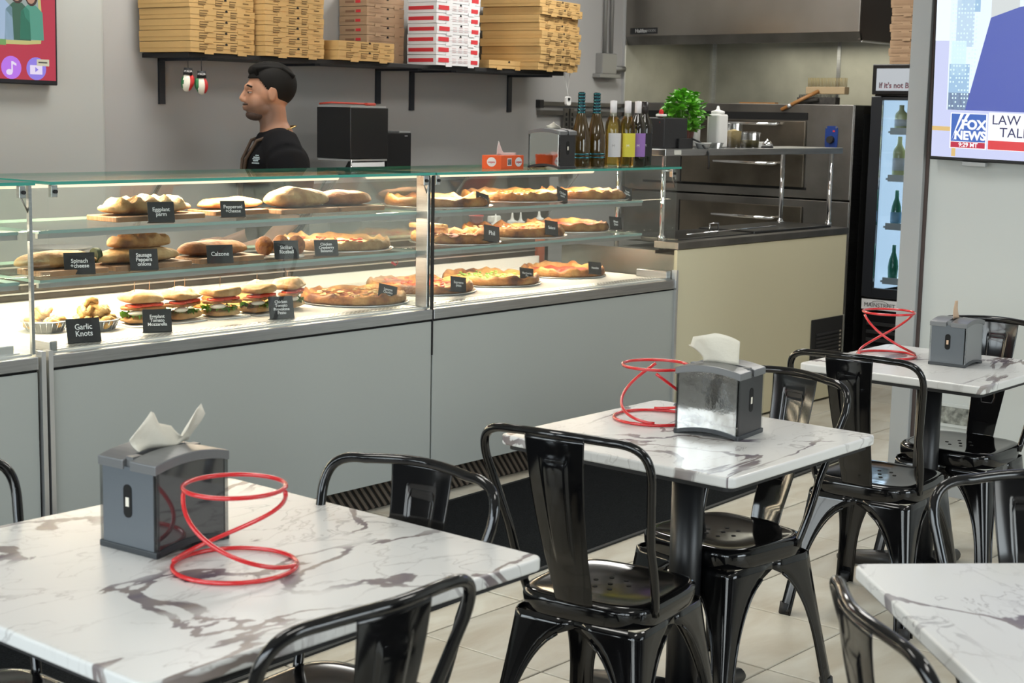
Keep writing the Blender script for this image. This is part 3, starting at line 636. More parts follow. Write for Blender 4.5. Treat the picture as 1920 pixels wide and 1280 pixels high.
S(5.98, 4.33, ZU+.006, 'Veggie\nSupreme', 'tilted black chalk sign at the open end of the top shelf', .08, .055, yaw=0, roll=16, ts=.014)
S(4.93, 4.262, ZL+.018, 'Phil', 'black chalk sign reading Phil', .085, .066, yaw=-10, roll=10, ts=.026)
S(5.38, 4.30, ZL+.02, 'Salami', 'black chalk sign in the middle red pizza on the lower shelf', .08, .064, yaw=-8, roll=8, ts=.018)
S(5.90, 4.33, ZL+.02, 'Meat\nDuo', 'black chalk sign on the last pizza of the lower shelf', .08, .06, yaw=-8, roll=5, ts=.016)
# red tag under the shelf
o = MB().box(-.012, -.003, -.004, .012, .003, .004).tube([(.012, 0, 0), (.02, 0, .008), (.018, 0, .016), (.01, 0, .018)], .0012, 6).build('red_clip', mat('pink_plastic', (.7, .1, .1), .4), None, (4.37, 4.285, ZL-.045)); o.rotation_euler = (0, .5, 0); tag(o, 'small red plastic clip hanging under the lower glass shelf', 'clip')

# ================================================================= BEHIND THE CASE
Yr = 5.16
rl = E_('back_worktop', (4.2, 5.1, 0)); tag(rl, 'steel work ledge behind the display cases holding sauces and cups', 'worktop')
part(B('ledge', STEEL, 2.8, 5.075, .74, 6.22, 5.30, .762), rl); part(B('ledge_body', STEELD, 2.8, 5.11, .05, 6.22, 5.28, .74), rl)
def squeeze(x, y, z, h, r, col, lbl, cap=WHITE, group='squeeze bottles behind the pizzas', body=None):
    e = E_('squeeze_bottle', (x, y, z)); tag(e, lbl, 'squeeze bottle', group)
    MB().lathe([(r*.95, 0), (r, .006), (r, h*.80), (r*.8, h*.86), (r*.72, h*.88)], n=18).build('body', body or mat('sauce_%d' % int(col[0]*1000+col[1]*100), col, .4), e)
    MB().lathe([(r*.8, h*.87), (r*.8, h*.93), (r*.35, h*.95), (r*.22, h*1.0), (r*.1, h*1.12), (0, h*1.12)], n=18).build('nozzle_cap', cap, e)
squeeze(6.02, Yr+.02, .762, .26, .030, (.75, .72, .66), 'white squeeze bottle behind the case, first of four')
squeeze(6.14, Yr+.01, .762, .27, .032, (.80, .42, .20), 'peach coloured squeeze bottle behind the case')
squeeze(6.255, Yr+.05, .762, .26, .028, (.42, .45, .12), 'green sauce squeeze bottle behind the case')
squeeze(6.42, Yr+.06, .762, .27, .034, (.72, .22, .14), 'pink sauce squeeze bottle behind the case')
part(B('side_ledge', STEEL, 6.22, 5.075, .74, 6.7, 5.30, .762), rl)
for i, x in enumerate((5.86, 5.935)):
    e = MB().lathe([(.038, 0), (.045, .14), (.048, .14), (.048, .15), (.0, .152)], n=20).build('deli_tub', mat('cloudy_plastic', (.72, .70, .62), .4), None, (x, Yr, .762)); tag(e, ['cloudy deli tub beside the fallen cup', 'cloudy deli tub beside the squeeze bottles'][i], 'tub', 'cloudy tubs behind the case')
e = MB().cyl((0, 0, 0), (.10, .03, .01), .028, .040, 20).cyl((.098, .03, .01), (.103, .031, .01), .042, .042, 20).build('paper_cup', mat('greyish_cup', (.45, .40, .40), .5), None, (5.70, Yr, .81)); tag(e, 'paper cup lying on its side behind the herb pizza', 'cup')
sb = E_('spray_bottle', (6.10, 5.25, .762)); tag(sb, 'white spray bottle with blue trigger behind the case', 'spray bottle')
MB().lathe([(.04, 0), (.04, .18), (.015, .22), (.015, .24)], n=16).build('body', WHITE, sb); MB().box(-.05, -.014, .24, .03, .014, .275).build('spray_head', WHITE, sb, bevel=.006); MB().box(-.045, -.008, .19, -.03, .008, .245).build('trigger', mat('blue_plastic', (.02, .06, .45), .4), sb, bevel=.003)
rcup = MB().lathe([(.026, 0), (.037, .10), (.039, .10), (.039, .105), (.034, .10), (.024, .004)], n=18)
o = rcup.build('red_cup', mat('red_plastic', (.45, .04, .04), .35), None, (5.95, 5.25, .94)); tag(o, 'dark red cup on the inverted tub behind the top shelf', 'cup')
o = MB().lathe([(.05, 0), (.045, .175), (0, .178)], n=18).build('stock_pot', STEELD, None, (5.95, 5.25, .762)); tag(o, 'dull steel pot standing behind the case under a red cup', 'pot')
pm = mat('plate_grey', (.30, .29, .28), .3)
for i in range(9):
    o = MB().lathe([(0, .0), (.07, .0), (.115, .006), (.118, .008), (.07, .004), (0, .003)], n=28).build('metal_plate', pm, None, (3.47, 5.20, .93+i*.010)); tag(o, 'grey metal plate, number %s from the bottom of the stack behind the breads' % ['one', 'two', 'three', 'four', 'five', 'six', 'seven', 'eight', 'nine'][i], 'plate', 'stack of metal plates behind the breads')
o = MB().box(-.14, -.1, 0, .14, .1, .167).build('steel_drawer_box', STEELD, None, (3.47, 5.19, .7625), bevel=.004); tag(o, 'dark steel box carrying the plate stack', 'box')
o = MB().box(-.16, -.11, 0, .16, .11, .30).build('black_bin', DARK, None, (5.14, 5.20, .7625), bevel=.01); tag(o, 'black bin standing behind the top shelf pizzas', 'bin')
o = MB().box(-.02, -.11, 0, .02, .11, .28).build('red_binder', mat('red_plastic', (.45, .04, .04), .35), None, (5.34, 5.19, .7625), bevel=.003); tag(o, 'red binder standing beside the black bin', 'binder')

# ---- on top of the pizza case
def dispenser(x, y, z, rz, lbl, front, side, s=1.0, napm=NAP, nap=1, h=.172, w=.178, d=.148):
    e = E_('napkin_dispenser', (x, y, z), rz); tag(e, lbl, 'napkin dispenser', 'napkin dispensers'); e.scale = (s, s, s)
    def arch(t): return .013*(1-(2*t-1)**2)   # rise in the middle
    N = 12
    def wall(y0, y1, z0, z1fn, z0fn, m_, nm, x0=-w/2+.006, x1=w/2-.006):
        g = MB(); vs = []
        for i in range(N+1):
            t = i/N; X = x0+(x1-x0)*t
            for Y_ in (y0, y1): vs += [(X, Y_, z0fn(t)), (X, Y_, z1fn(t))]
        fs = []
        for i in range(N):
            a = i*4; b = a+4; fs += [(a, b, b+1, a+1), (a+2, a+3, b+3, b+2), (a, a+2, b+2, b), (a+1, b+1, b+3, a+3)]
        fs += [(0, 1, 3, 2), (N*4, N*4+2, N*4+3, N*4+1)]
        g.add(vs, fs); return g.build(nm, m_, e)
    base = mat('dispenser_base', (.03, .035, .04), .35); cap = mat('dispenser_cap', (.17, .175, .18), .3, .3)
    # base with arched front edge
    MB().box(-w/2-.003, -d/2-.003, 0, -w/2+.008, d/2+.003, .012).build('base_rail', base, e, bevel=.002); MB().box(w/2-.008, -d/2-.003, 0, w/2+.003, d/2+.003, .012).build('base_rail', base, e, bevel=.002)
    wall(-d/2-.003, -d/2+.01, 0, lambda t: .010+arch(t), lambda t: arch(t)*.95, base, 'base_rail', -w/2, w/2)
    wall(d/2-.01, d/2+.003, 0, lambda t: .010+arch(t), lambda t: arch(t)*.95, base, 'base_rail', -w/2, w/2)
    MB().box(-w/2, -d/2+.006, .010, -w/2+.004, d/2-.006, h-.012).build('side_panel', side, e); MB().box(w/2-.004, -d/2+.006, .010, w/2, d/2-.006, h-.012).build('side_panel', side, e)
    for sx in (-1, 1):
        for sy in (-1, 1): MB().box(sx*(w/2-.004)-.004, sy*(d/2-.002)-.004, .010, sx*(w/2-.004)+.004, sy*(d/2-.002)+.004, h-.006).build('corner_edge', PLASTIC if sy*sx else ALU, e)
    for sx in (-1, 1):
        MB().prism(rrect(.022, .062, .010), -.0008, .0012, M=Matrix.Translation((sx*w/2, 0, h*.56)) @ (MYZ if sx < 0 else MYZ)).build('window_slot', VOID, e)
        MB().box(sx*w/2-.0014, -.004, h*.50, sx*w/2+.0014, .005, h*.60).build('napkin_edge', napm, e)
    wall(-d/2, -d/2+.003, .01, lambda t: h-.016+arch(t), lambda t: .010+arch(t), front, 'front_cover')
    wall(d/2-.003, d/2, .01, lambda t: h-.016+arch(t), lambda t: .010+arch(t), front, 'front_cover')
    # cap: arched lid with slot
    def lid(u0, u1):
        g = MB(); vs = []
        for i in range(N+1):
            t = i/N; X = -w/2-.003+(w+.006)*t
            for Y_ in (u0, u1): vs += [(X, Y_, h-.018+arch(t)), (X, Y_, h+arch(t))]
        fs = []
        for i in range(N):
            a = i*4; b = a+4; fs += [(a, b, b+1, a+1), (a+2, a+3, b+3, b+2), (a, a+2, b+2, b), (a+1, b+1, b+3, a+3)]
        fs += [(0, 1, 3, 2), (N*4, N*4+2, N*4+3, N*4+1)]
        g.add(vs, fs); g.build('lid', cap, e, bevel=.002)
    lid(-d/2-.004, -.009); lid(.009, d/2+.004)
    MB().box(-w/2+.006, -.009, h-.02, -w/2+.03, .009, h+.006).build('lid_bridge', cap, e); MB().box(w/2-.03, -.009, h-.02, w/2-.006, .009, h+.006).build('lid_bridge', cap, e)
    MB().box(-w/2+.012, -d/2+.02, .03, w/2-.012, d/2-.02, h-.03).build('napkin_block', DARK, e)
    # napkin
    if nap:
        g = MB()
        def fn(u, v):
            if nap == 1:
                prof = max(0.0, 1-abs(u-.32)*2.6)*.062+max(0.0, 1-abs(u-.93)*5)*.062
                top = .012+prof*1.0+.004*sin(u*9)
                return (-.062+.128*u-.012*v*(1 if u < .5 else -1), -.002+.028*v*(u-.35)*-1+.008*sin(u*8+v*3), h+.012+v*top)
            if nap == 2:
                return (.05-.10*u-.045*v*v*u*1.1+.008*v, .012*sin(u*7)*v-.015*v, h+.010+v*(.080-.018*abs(u-.45)*2-.02*(u > .92)))
            if nap == 3:
                wd = .016+.012*(1-v)
                return (-.014+(u-.5)*2*wd+.0*v-.016*v*v, .004*sin(u*6+v*4), h+.010+v*.072)
            return (-.03+.08*u, .01*sin(u*6)*v-.01*v, h+.012+v*(.03-.04*abs(u-.5)))
        g.grid(fn, 18, 8, M=None); g.build('napkin', napm, e, solid=.0012)
    return e
SMOKE = mat('smoked_gloss_panel', (.03, .032, .035), .06, spec=.8, coat=1)
MIRR = mat('mirror_panel', (.66, .66, .64), .08, 1, bump=.06, bump_scale=22)
SIDEG = mat('dispenser_side_grey', (.10, .115, .13), .3)
SIDED = mat('dispenser_side_dark', (.018, .018, .02), .3)
dispenser(5.375, 4.305, ZT, radians(-88), 'napkin dispenser with mirrored face standing on the glass case', MIRR, SIDED, .95, nap=4, d=.125)
ob = E_('tissue_box', (5.12, 4.37, ZT), radians(6)); tag(ob, 'small orange tissue box on top of the display case', 'tissue box')
MB().box(-.085, -.05, 0, .085, .05, .058).build('carton', mat('orange_card', (.72, .10, .02), .55), ob, bevel=.001)
for (x, s_) in ((.045, 1), ):
    MB().prism([(cos(a)*.026, sin(a)*.020) for a in [2*pi*i/20 for i in range(20)]], 0, .0006, M=Matrix.Translation((x, -.0505, .030)) @ MXZ).build('logo_oval', CARDW, ob)
MB().prism([(cos(a)*.024, sin(a)*.020) for a in [2*pi*i/20 for i in range(20)]], 0, .0006, M=Matrix.Translation((-.0855, 0, .030)) @ MYZ).build('logo_oval', CARDW, ob)
text('Linguini', .014, INKR, ob, (.045, -.0515, .030), (pi/2, 0, 0)); text('Linguini', .012, INKR, ob, (-.0865, 0, .030), (pi/2, 0, -pi/2))
MB().box(-.04, -.0508, .014, -.008, -.05, .046).build('barcode', CARDW, ob)
for i in range(6): MB().box(-.037+i*.0045, -.0513, .018, -.0348+i*.0045+.0012*(i % 2), -.0508, .042).build('barcode_bar', DARK, ob)
g = MB(); g.grid(lambda u, v: (-.06+.13*u, .01*sin(u*5)-.01, .057+v*(.055*max(0, 1-abs(u-.18)*4)+.012)), 14, 6); g.build('tissue', mat('pale_tissue', (.62, .55, .53), .9), ob, solid=.001)
# bottles
def bottle(x, y, z, prof, gm, lbl, grp, extras, nm='wine_bottle'):
    e = E_(nm, (x, y, z)); tag(e, lbl, 'bottle', grp)
    MB().lathe(prof, n=28).build('glass_body', gm, e)
    if z == ZT: e.scale = (1, 1, .97)
    for (pn, pf, mm) in extras: MB().lathe(pf, n=28).build(pn, mm, e)
    return e
WB = [(.0, .004), (.034, 0), (.0375, .006), (.0375, .19), (.033, .215), (.018, .245), (.0145, .262), (.0145, .31), (0, .311)]
WI = [(.0, .010), (.034, .010), (.034, .188), (.030, .212), (.016, .235), (0, .236)]
PB = [(.0, .004), (.041, 0), (.044, .006), (.044, .11), (.040, .16), (.026, .22), (.017, .262), (.0145, .30), (.015, .338), (.012, .346), (0, .347)]
DG = mat('dark_bottle_glass', (.012, .008, .003), .08, spec=.6, coat=.5)
BG2 = mat('amber_prosecco_glass', (.05, .028, .004), .07, spec=.6, coat=.6)
TEAL = mat('teal_foil', (.03, .14, .17), .25, .8)
def ring(z0, z1, r0, r1=None): r1 = r1 or r0; return [(r0-.002, z0), (r0+.0007, z0), (r1+.0007, z1), (r1-.002, z1)]
FOILD = mat('dark_foil', (.01, .025, .035), .25, .6)
for i, (x, y) in enumerate(((5.63, 4.345), (5.745, 4.345))):
    ex = [('foil_capsule', [(.0185, .235), (.0180, .262), (.0155, .30), (.016, .338), (.013, .3475), (0, .3485)], FOILD)]
    for q in range(7):
        z = .25+q*.0145; rr_ = .0190 if z < .262 else (.0190-.0030*(z-.262)/.04 if z < .30 else .0162)
        ex.append(('foil_band', [(rr_-.001, z), (rr_+.0009, z), (rr_+.0007, z+.0075), (rr_-.001, z+.0075)], TEAL))
    for q in (.042, .058): ex.append(('label_band', ring(q, q+.007, .0442), TEAL))
    bottle(x, y, ZT, PB, BG2, ['dark amber sparkling wine bottle with teal striped neck, beside the dispenser', 'dark amber sparkling wine bottle with teal striped neck, beside the white wine'][i], 'bottles on the glass case', ex, 'sparkling_wine_bottle')
LW = mat('label_white', (.62, .62, .64), .6); LY = mat('label_yellow', (.66, .60, .06), .6); LP = mat('label_purple', (.30, .16, .48), .6)
WINE = glassmat('white_wine', (.93, .80, .42), .1)
CAPW = mat('capsule_white', (.72, .70, .72), .5)
def half(r, z0, z1, a0, a1, m_, e, nm='label', n=16):
    g = MB(); g.grid(lambda u, v: (r*cos(a0+(a1-a0)*u), r*sin(a0+(a1-a0)*u), z0+(z1-z0)*v), n, 2); return g.build(nm, m_, e)
for i, (x, y, gl, lab, cap, lbl) in enumerate(((5.84, 4.32, BOTG, LW, CAPW, 'clear white wine bottle with white label'), (5.925, 4.30, BOTG, LY, CAPW, 'clear white wine bottle with yellow label'), (6.02, 4.31, DG, LP, CAPW, 'dark wine bottle with purple label'), (6.125, 4.345, DG, DARK, mat('capsule_black', (.02, .015, .015), .4), 'dark wine bottle with black label and black capsule'))):
    ex = [('capsule', [(.0160, .240), (.0155, .312), (0, .314)], cap)]
    if gl is BOTG: ex.append(('wine', WI, WINE))
    e = bottle(x, y, ZT, WB, gl, lbl, 'bottles on the glass case', ex)
    half(.0382, .048, .160, radians(-175), radians(-55), lab, e)
    text('M', .018, mat('label_print', (.8, .8, .8), .5) if lab is not LW else mat('label_grey', (.35, .35, .35), .5), e, (-.0285, -.0262, .10), (pi/2, 0, radians(-50)), name='label_print')
for i, (x, y) in enumerate(((5.90, 4.52), (5.78, 4.50))):
    o = MB().lathe([(.022, 0), (.030, .12), (.031, .12), (.0275, .12), (.02, .004)], n=20).build('plastic_cup', PLASTIC, None, (x, y, ZT)); tag(o, ['clear tall plastic cup behind the white wine', 'clear plastic cup between the sparkling wine bottles'][i], 'cup', 'clear cups on the glass case')

# ================================================================= OVERSHELF ON THE PREP COUNTER
r = E_('overshelf', (7.1, 4.45, .915)); tag(r, 'steel overshelf on four posts above the prep counter', 'shelf')
part(B('shelf_board', STEEL, 6.23, 4.29, 1.372, 7.99, 4.64, 1.405, bevel=.003), r)
for (x, y) in ((6.275, 4.33), (7.93, 4.33), (6.275, 4.60), (7.86, 4.60)):
    part(MB().cyl((x, y, .915), (x, y, 1.372), .0125, n=14).cyl((x, y, .963), (x, y, .985), .018, n=14).build('post', CHROME), r)
part(B('sticker', mat('sticker_white', (.6, .6, .55), .6), 6.30, 4.2885, 1.378, 6.36, 4.29, 1.40), r)
ZS = 1.405
o = E_('card_terminal_printer', (6.46, 4.43, ZS)); tag(o, 'black box shaped receipt printer beside the basil pots', 'printer')
MB().box(-.13, -.06, 0, .07, .13, .150).build('housing', mat('printer_black', (.02, .02, .022), .4), o, bevel=.006); MB().box(-.02, -.075, 0, .10, -.0605, .05).build('paper_slot', DARK, o, bevel=.003)
MB().tube([(.09, -.07, .05), (.13, -.10, .03), (.135, -.145, -.02), (.135, -.15, -.08), (.13, -.15, -.10)], .005, 8).build('power_cord', DARK, o)
def basil(x, y, s, lbl, sx):
    e = E_('potted_basil', (x, y, ZS)); tag(e, lbl, 'plant', 'potted basil on the overshelf')
    MB().lathe([(.036, 0), (.047, .085), (.050, .085), (.050, .096), (.045, .096), (.042, .08), (0, .08)], n=20).build('pot', POT, e)
    rnd = random.Random(sx); st = MB(); lf = MB()
    for i in range(9):
        a = rnd.uniform(0, 6.28); q = rnd.uniform(.01, .05); st.tube([(cos(a)*.012, sin(a)*.012, .08), (cos(a)*q, sin(a)*q, .15), (cos(a)*q*1.3, sin(a)*q*1.3, .2*s)], .002, 5)
    st.build('stems', mat('stem_green', (.10, .22, .03), .5), e)
    for i in range(260):
        a = rnd.uniform(0, 6.28); ph = rnd.uniform(0, 1); zz = .090+ph*.185*s; R = (.100*s)*sin(min(1, (ph*.95+.15))*pi*.93)**.6*rnd.uniform(.45, 1.0)
        c = Vector((R*cos(a), R*sin(a), zz)); L_ = rnd.uniform(.028, .046); d = Vector((cos(a), sin(a), rnd.uniform(-.5, .7))).normalized(); sd = Vector((-sin(a), cos(a), rnd.uniform(-.4, .4))).normalized(); nn = d.cross(sd)
        lf.add([c, c+d*L_*.35+sd*L_*.42+nn*.002, c+d*L_*.75+sd*L_*.32, c+d*L_, c+d*L_*.75-sd*L_*.32, c+d*L_*.35-sd*L_*.42+nn*.002, c+d*L_*.5-nn*.005], [(0, 1, 6), (1, 2, 6), (2, 3, 6), (3, 4, 6), (4, 5, 6), (5, 0, 6)], 0, True)
    o = lf.build('leaves', LEAF, e); o['kind'] = 'stuff'
basil(6.70, 4.50, 1.05, 'bushy basil in a terracotta pot beside the squeeze bottles', 1); basil(6.60, 4.46, .95, 'bushy basil in a terracotta pot beside the black printer', 2)
o = MB().ell((0, 0, 0), (.012, .012, .016)).tube([(0, 0, -.01), (-.01, 0, -.05)], .0015, 5).build('red_flower', mat('petal_red', (.6, .01, .01), .5), None, (6.34, 4.40, ZS+.175)); tag(o, 'small red flower bud beside the basil leaves', 'flower')
o = MB().box(-.02, -.02, 0, .02, .02, .012).build('flower_dish', WHITE, None, (6.34, 4.40, ZS+.156-.001), bevel=.003); tag(o, 'tiny white dish on the printer under the red flower', 'dish')
def sqb(x, y, h, w, lbl, lab=False):
    e = E_('squeeze_bottle', (x, y, ZS)); tag(e, lbl, 'squeeze bottle', 'tall white squeeze bottles on the overshelf')
    MB().prism(rrect(w, w*.8, w*.2), 0, h*.80).build('body', WHITE, e, bevel=.008)
    MB().lathe([(w*.36, h*.80), (w*.36, h*.87), (w*.15, h*.9), (w*.1, h*.92), (w*.05, h), (0, h)], n=16).build('nozzle_cap', WHITE, e)
    if lab:
        MB().box(-w*.5-.001, -w*.3, h*.3, -w*.5, w*.3, h*.65).build('printed_label', mat('orange_label', (.5, .22, .08), .6, noise_amt=.7, noise_scale=40), e)
sqb(6.91, 4.44, .215, .098, 'wide white squeeze bottle beside the yellow powder tub'); sqb(6.86, 4.55, .235, .06, 'slim white squeeze bottle with orange label behind the wide one', True)
o = E_('spice_tub', (7.035, 4.42, ZS)); tag(o, 'clear tub half full of yellow powder', 'tub', 'clear tubs on the overshelf')
MB().lathe([(.038, 0), (.046, .125), (.050, .125), (.050, .132)], n=20).build('clear_wall', PLASTIC, o); MB().lathe([(0, .002), (.036, .002), (.043, .085), (0, .098)], n=20).build('yellow_powder', mat('yellow_powder', (.58, .44, .20), .9, bump=.4, bump_scale=80), o)
o = E_('spice_tub', (7.165, 4.40, ZS)); tag(o, 'low clear tub with dark olive contents', 'tub', 'clear tubs on the overshelf')
MB().lathe([(.048, 0), (.055, .075), (.060, .075), (.060, .082), (.0, .083)], n=20).build('clear_wall', PLASTIC, o); MB().lathe([(0, .002), (.046, .002), (.05, .04), (0, .042)], n=20).build('olive_contents', mat('olive_mix', (.12, .10, .03), .7, noise_amt=.5, noise_scale=60), o)
for i, x in enumerate((6.62, 6.735)):
    o = MB().prism(rrect(.075, .06, .01), 0, .004).build('small_tray', PLASTIC, None, (x, 4.335, ZS)); g = MB().lathe([(.03, 0), (.040, .026), (.043, .026), (.043, .029), (.038, .027), (.028, .003), (0, .003)], n=4+12).build('tray_wall', WHITE if i == 0 else PLASTIC, o); tag(o, ['small whitish tray in front of the basil pots', 'small clear tray in front of the squeeze bottles'][i], 'tray', 'small trays on the overshelf')
o = E_('service_bell', (7.28, 4.36, ZS)); tag(o, 'chrome service bell on a white card at the shelf edge', 'bell')
MB().lathe([(.032, .0), (.034, .006), (.026, .010)], n=20).build('base', DARK, o); MB().lathe([(.030, .012), (.028, .022), (.018, .034), (.004, .038), (.003, .046), (0, .047)], n=20).build('dome', CHROME, o)
o = MB().box(-.055, -.012, 0, .055, .03, .03).build('white_card_block', WHITE, None, (7.325, 4.43, ZS), bevel=.002); tag(o, 'white card block behind the service bell', 'card')

# ================================================================= PIZZA OVEN, HOOD, KITCHEN
XO = 8.6
r = E_('pizza_oven', (XO, 4.56, 0)); tag(r, 'stacked stainless deck pizza oven with long bar handles', 'oven')
part(B('upper_body', STEELD, XO, 4.56, 1.075, 9.66, 6.25, 1.652, bevel=.004), r)
part(B('lower_body', STEELD, XO, 4.56, .35, 9.66, 6.25, 1.065, bevel=.004), r)
part(B('side_frame', STEEL, XO+.006, 4.552, .14, XO+.12, 4.56, 1.648), r)
part(B('side_shade_sheet', VOID, XO+.125, 4.553, .14, 9.6, 4.561, 1.60), r)  # black sheet stands in for the darkness on the oven side
part(B('leg', STEEL, XO+.01, 4.565, 0, XO+.08, 4.64, .35), r); part(B('leg', STEEL, XO+.01, 6.15, 0, XO+.08, 6.22, .35), r)
part(B('dark_slot', VOID, XO-.004, 4.87, 1.555, XO, 6.10, 1.60), r)
part(B('door_shadow', VOID, XO-.003, 4.86, 1.125, XO, 6.10, 1.140), r)
DOORM = mat('oven_door_steel', (.20, .175, .14), .34, 1, noise_amt=.45, noise_scale=2.5)
for (z0, z1, hz) in ((1.355, 1.548, 1.530), (1.142, 1.345, 1.285), (.73, 1.02, .945)):
    d = part(B('oven_door', DOORM, XO-.022, 4.875, z0, XO-.003, 5.78, z1, bevel=.003), r)
    h = part(MB().tube([(XO-.022, 5.52, hz), (XO-.07, 5.50, hz), (XO-.07, 5.06, hz-.002), (XO-.022, 5.04, hz)], .011, 10).build('bar_handle', CHROME), r)
    part(B('side_slot', VOID, XO-.006, 5.79, z0, XO-.001, 5.80, z1), r)
k_ = part(MB().prism(rrect(.085, .135, .02), 0, .006, M=Matrix.Translation((XO, 4.70, 1.455)) @ MYZ).build('control_plate', mat('blue_plate', (.012, .04, .20), .35)), r)
part(MB().cyl((XO-.006, 4.70, 1.44), (XO-.03, 4.70, 1.44), .024, .021, 20).build('dial', DARK), r)
part(MB().box(XO-.0075, 4.675, 1.487, XO-.006, 4.69, 1.497).build('red_mark', INKR), r)
for dy in (-.033, .033): part(MB().cyl((XO-.006, 4.70+dy, 1.512), (XO-.009, 4.70+dy, 1.512), .005, n=10).build('screw', CHROME), r)
# brushes on the oven
def brush(x, y, z, lbl, blk, dark=False, rz=0):
    e = E_('oven_brush', (x, y, z), rz); tag(e, lbl, 'brush', 'oven brushes lying on the oven')
    MB().box(-.03, -.135, 0, .03, .135, .045).build('head_block', blk, e, bevel=.004)
    g = MB()
    for i in range(26):
        for j in range(3):
            if not dark: g.cyl((-.018+j*.018, -.122+i*.0098, .045), (-.018+j*.018, -.122+i*.0098, .100), .0026, n=5)
            else: g.cyl((-.018+j*.018, -.122+i*.0098, .045), (-.018+j*.018, -.122+i*.0098, .062), .003, n=5)
    o = g.build('bristles', mat('brass_bristle', (.34, .26, .10), .5, .2) if not dark else mat('dark_bristle', (.03, .03, .03), .5), e); o['kind'] = 'stuff'
    return e
b1 = brush(8.70, 4.86, 1.652, 'blackened oven brush lying under the lighter brush', mat('charred_block', (.04, .035, .03), .7, noise_amt=.5, noise_scale=30), True)
b2 = brush(8.70, 4.80, 1.716, 'oven brush with pale wooden block and brass bristles up', mat('pale_block', (.42, .31, .18), .6))
MB().tube([(-.034, .04, .018), (-.08, .10, -.02), (-.12, .25, -.10)], .012, 10).build('handle', TAN, b2)
MB().tube([(-.105, .19, -.068), (-.110, .21, -.079)], .0135, 10).build('handle_band', ALU, b2)
MB().tube([(-.034, -.02, .03), (-.07, .08, .02), (-.085, .16, -.02)], .014, 10).build('handle', mat('charred_block'), b1)
o = MB().box(-.02, -.13, 0, .02, .13, .008).build('scraper_blade', TAN, None, (8.64, 5.25, 1.653)); tag(o, 'thin wooden slat lying along the oven top edge', 'slat')
# hood
r = E_('extractor_hood', (XO, 4.55, 2.03)); tag(r, 'wide stainless extractor hood over the pizza oven', 'hood')
part(B('front_face', mat('hood_steel', (.30, .28, .255), .30, 1, noise_amt=.12, noise_scale=2), XO, 4.55, 2.085, XO+.02, YW-.02, 2.9, bevel=.003), r)
part(MB().add([(XO+.03, 4.55, 2.03), (XO+.03, YW-.02, 2.03), (XO, YW-.02, 2.09), (XO, 4.55, 2.09), (XO+.05, 4.55, 2.03), (XO+.05, YW-.02, 2.03), (XO+.02, YW-.02, 2.09), (XO+.02, 4.55, 2.09)], [(0, 3, 2, 1), (4, 5, 6, 7), (0, 1, 5, 4), (3, 7, 6, 2), (0, 4, 7, 3), (1, 2, 6, 5)]).build('lower_lip', STEELD), r)
part(B('side_panel', mat('hood_side', (.10, .085, .075), .4, .8), XO+.02, 4.55, 2.04, XK-.05, 4.565, 2.9), r)
part(B('edge_rim', ALU, XO+.03, 4.54, 2.026, XK-.2, 4.55, 2.034), r)
part(B('inner_filter', VOID, XO+.06, 4.58, 2.10, XK-.05, YW-.03, 2.14), r)
part(B('top_panel', STEELD, XO+.02, 4.565, 2.88, XK-.05, YW-.02, 2.9), r)
part(B('name_plate', DARK, XO-.003, 6.02, 2.10, XO, 6.24, 2.14), r)
text('Halifax', .035, mat('plate_letter', (.6, .6, .6), .4), r, (-.005, 1.60, .09), (pi/2, 0, -pi/2)); text('HOODS', .022, mat('plate_letter2', (.25, .25, .25), .4), r, (-.005, 1.52, .09), (pi/2, 0, -pi/2))
# conduit + box
r = E_('electrical_conduit', (8.40, YW, 1.85)); tag(r, 'grey metal conduit running down to a junction box', 'conduit')
part(MB().tube([(8.36, YW-.03, 3.0), (8.36, YW-.03, 1.96)], .012, 8).build('pipe', mat('conduit_grey', (.35, .35, .34), .4, .6)), r)
part(MB().tube([(8.43, YW-.03, 3.0), (8.43, YW-.03, 1.96)], .012, 8).build('pipe', mat('conduit_grey')), r)
part(B('junction_box', mat('conduit_grey'), 8.30, YW-.06, 1.83, 8.46, YW, 1.965, bevel=.006), r); part(B('base_plate', mat('conduit_grey'), 8.27, YW-.065, 1.805, 8.50, YW, 1.832, bevel=.004), r)
part(MB().cyl((8.46, YW-.03, 1.87), (8.58, YW-.03, 1.87), .02, n=12).build('elbow', mat('conduit_grey')), r)
# wall rail with slotted standards
r = E_('wall_rail', (7.7, YW, 1.6)); tag(r, 'dull steel rail on the back wall with slotted uprights', 'rail')
part(B('rail_bar', STEELD, 7.70, YW-.03, 1.555, 8.60, YW, 1.585), r); part(B('rail_bar', STEELD, 7.70, YW-.03, 1.615, 8.60, YW, 1.640), r); part(B('rail_bar', DARK, 7.69, YW-.034, 1.60, 7.73, YW, 1.65), r)
for x in (7.93, 7.99):
    u = part(B('upright', STEELD, x, YW-.045, 1.15, x+.04, YW-.031, 1.60), r)
    for q in range(12): part(B('upright_slot', VOID, x+.012, YW-.0465, 1.20+q*.032, x+.028, YW-.045, 1.22+q*.032), r)
# hanging thermometer
r = E_('hanging_thermometer', (7.56, 5.95, 1.64)); tag(r, 'small white thermometer hanging on strings from the box shelf', 'thermometer')
part(MB().prism(rrect(.042, .055, .012), 0, .018, M=Matrix.Translation((7.56, 5.95, 1.643)) @ MXZ).build('housing', WHITE, bevel=.002), r); part(B('display', DARK, 7.548, 5.9275, 1.645, 7.568, 5.932, 1.662), r)
part(MB().tube([(7.53, 5.95, 1.81), (7.56, 5.945, 1.70), (7.56, 5.94, 1.67)], .0022, 5).build('cord', WHITE), r); part(MB().tube([(7.585, 5.95, 1.81), (7.56, 5.945, 1.70)], .0022, 5).build('cord', WHITE), r)
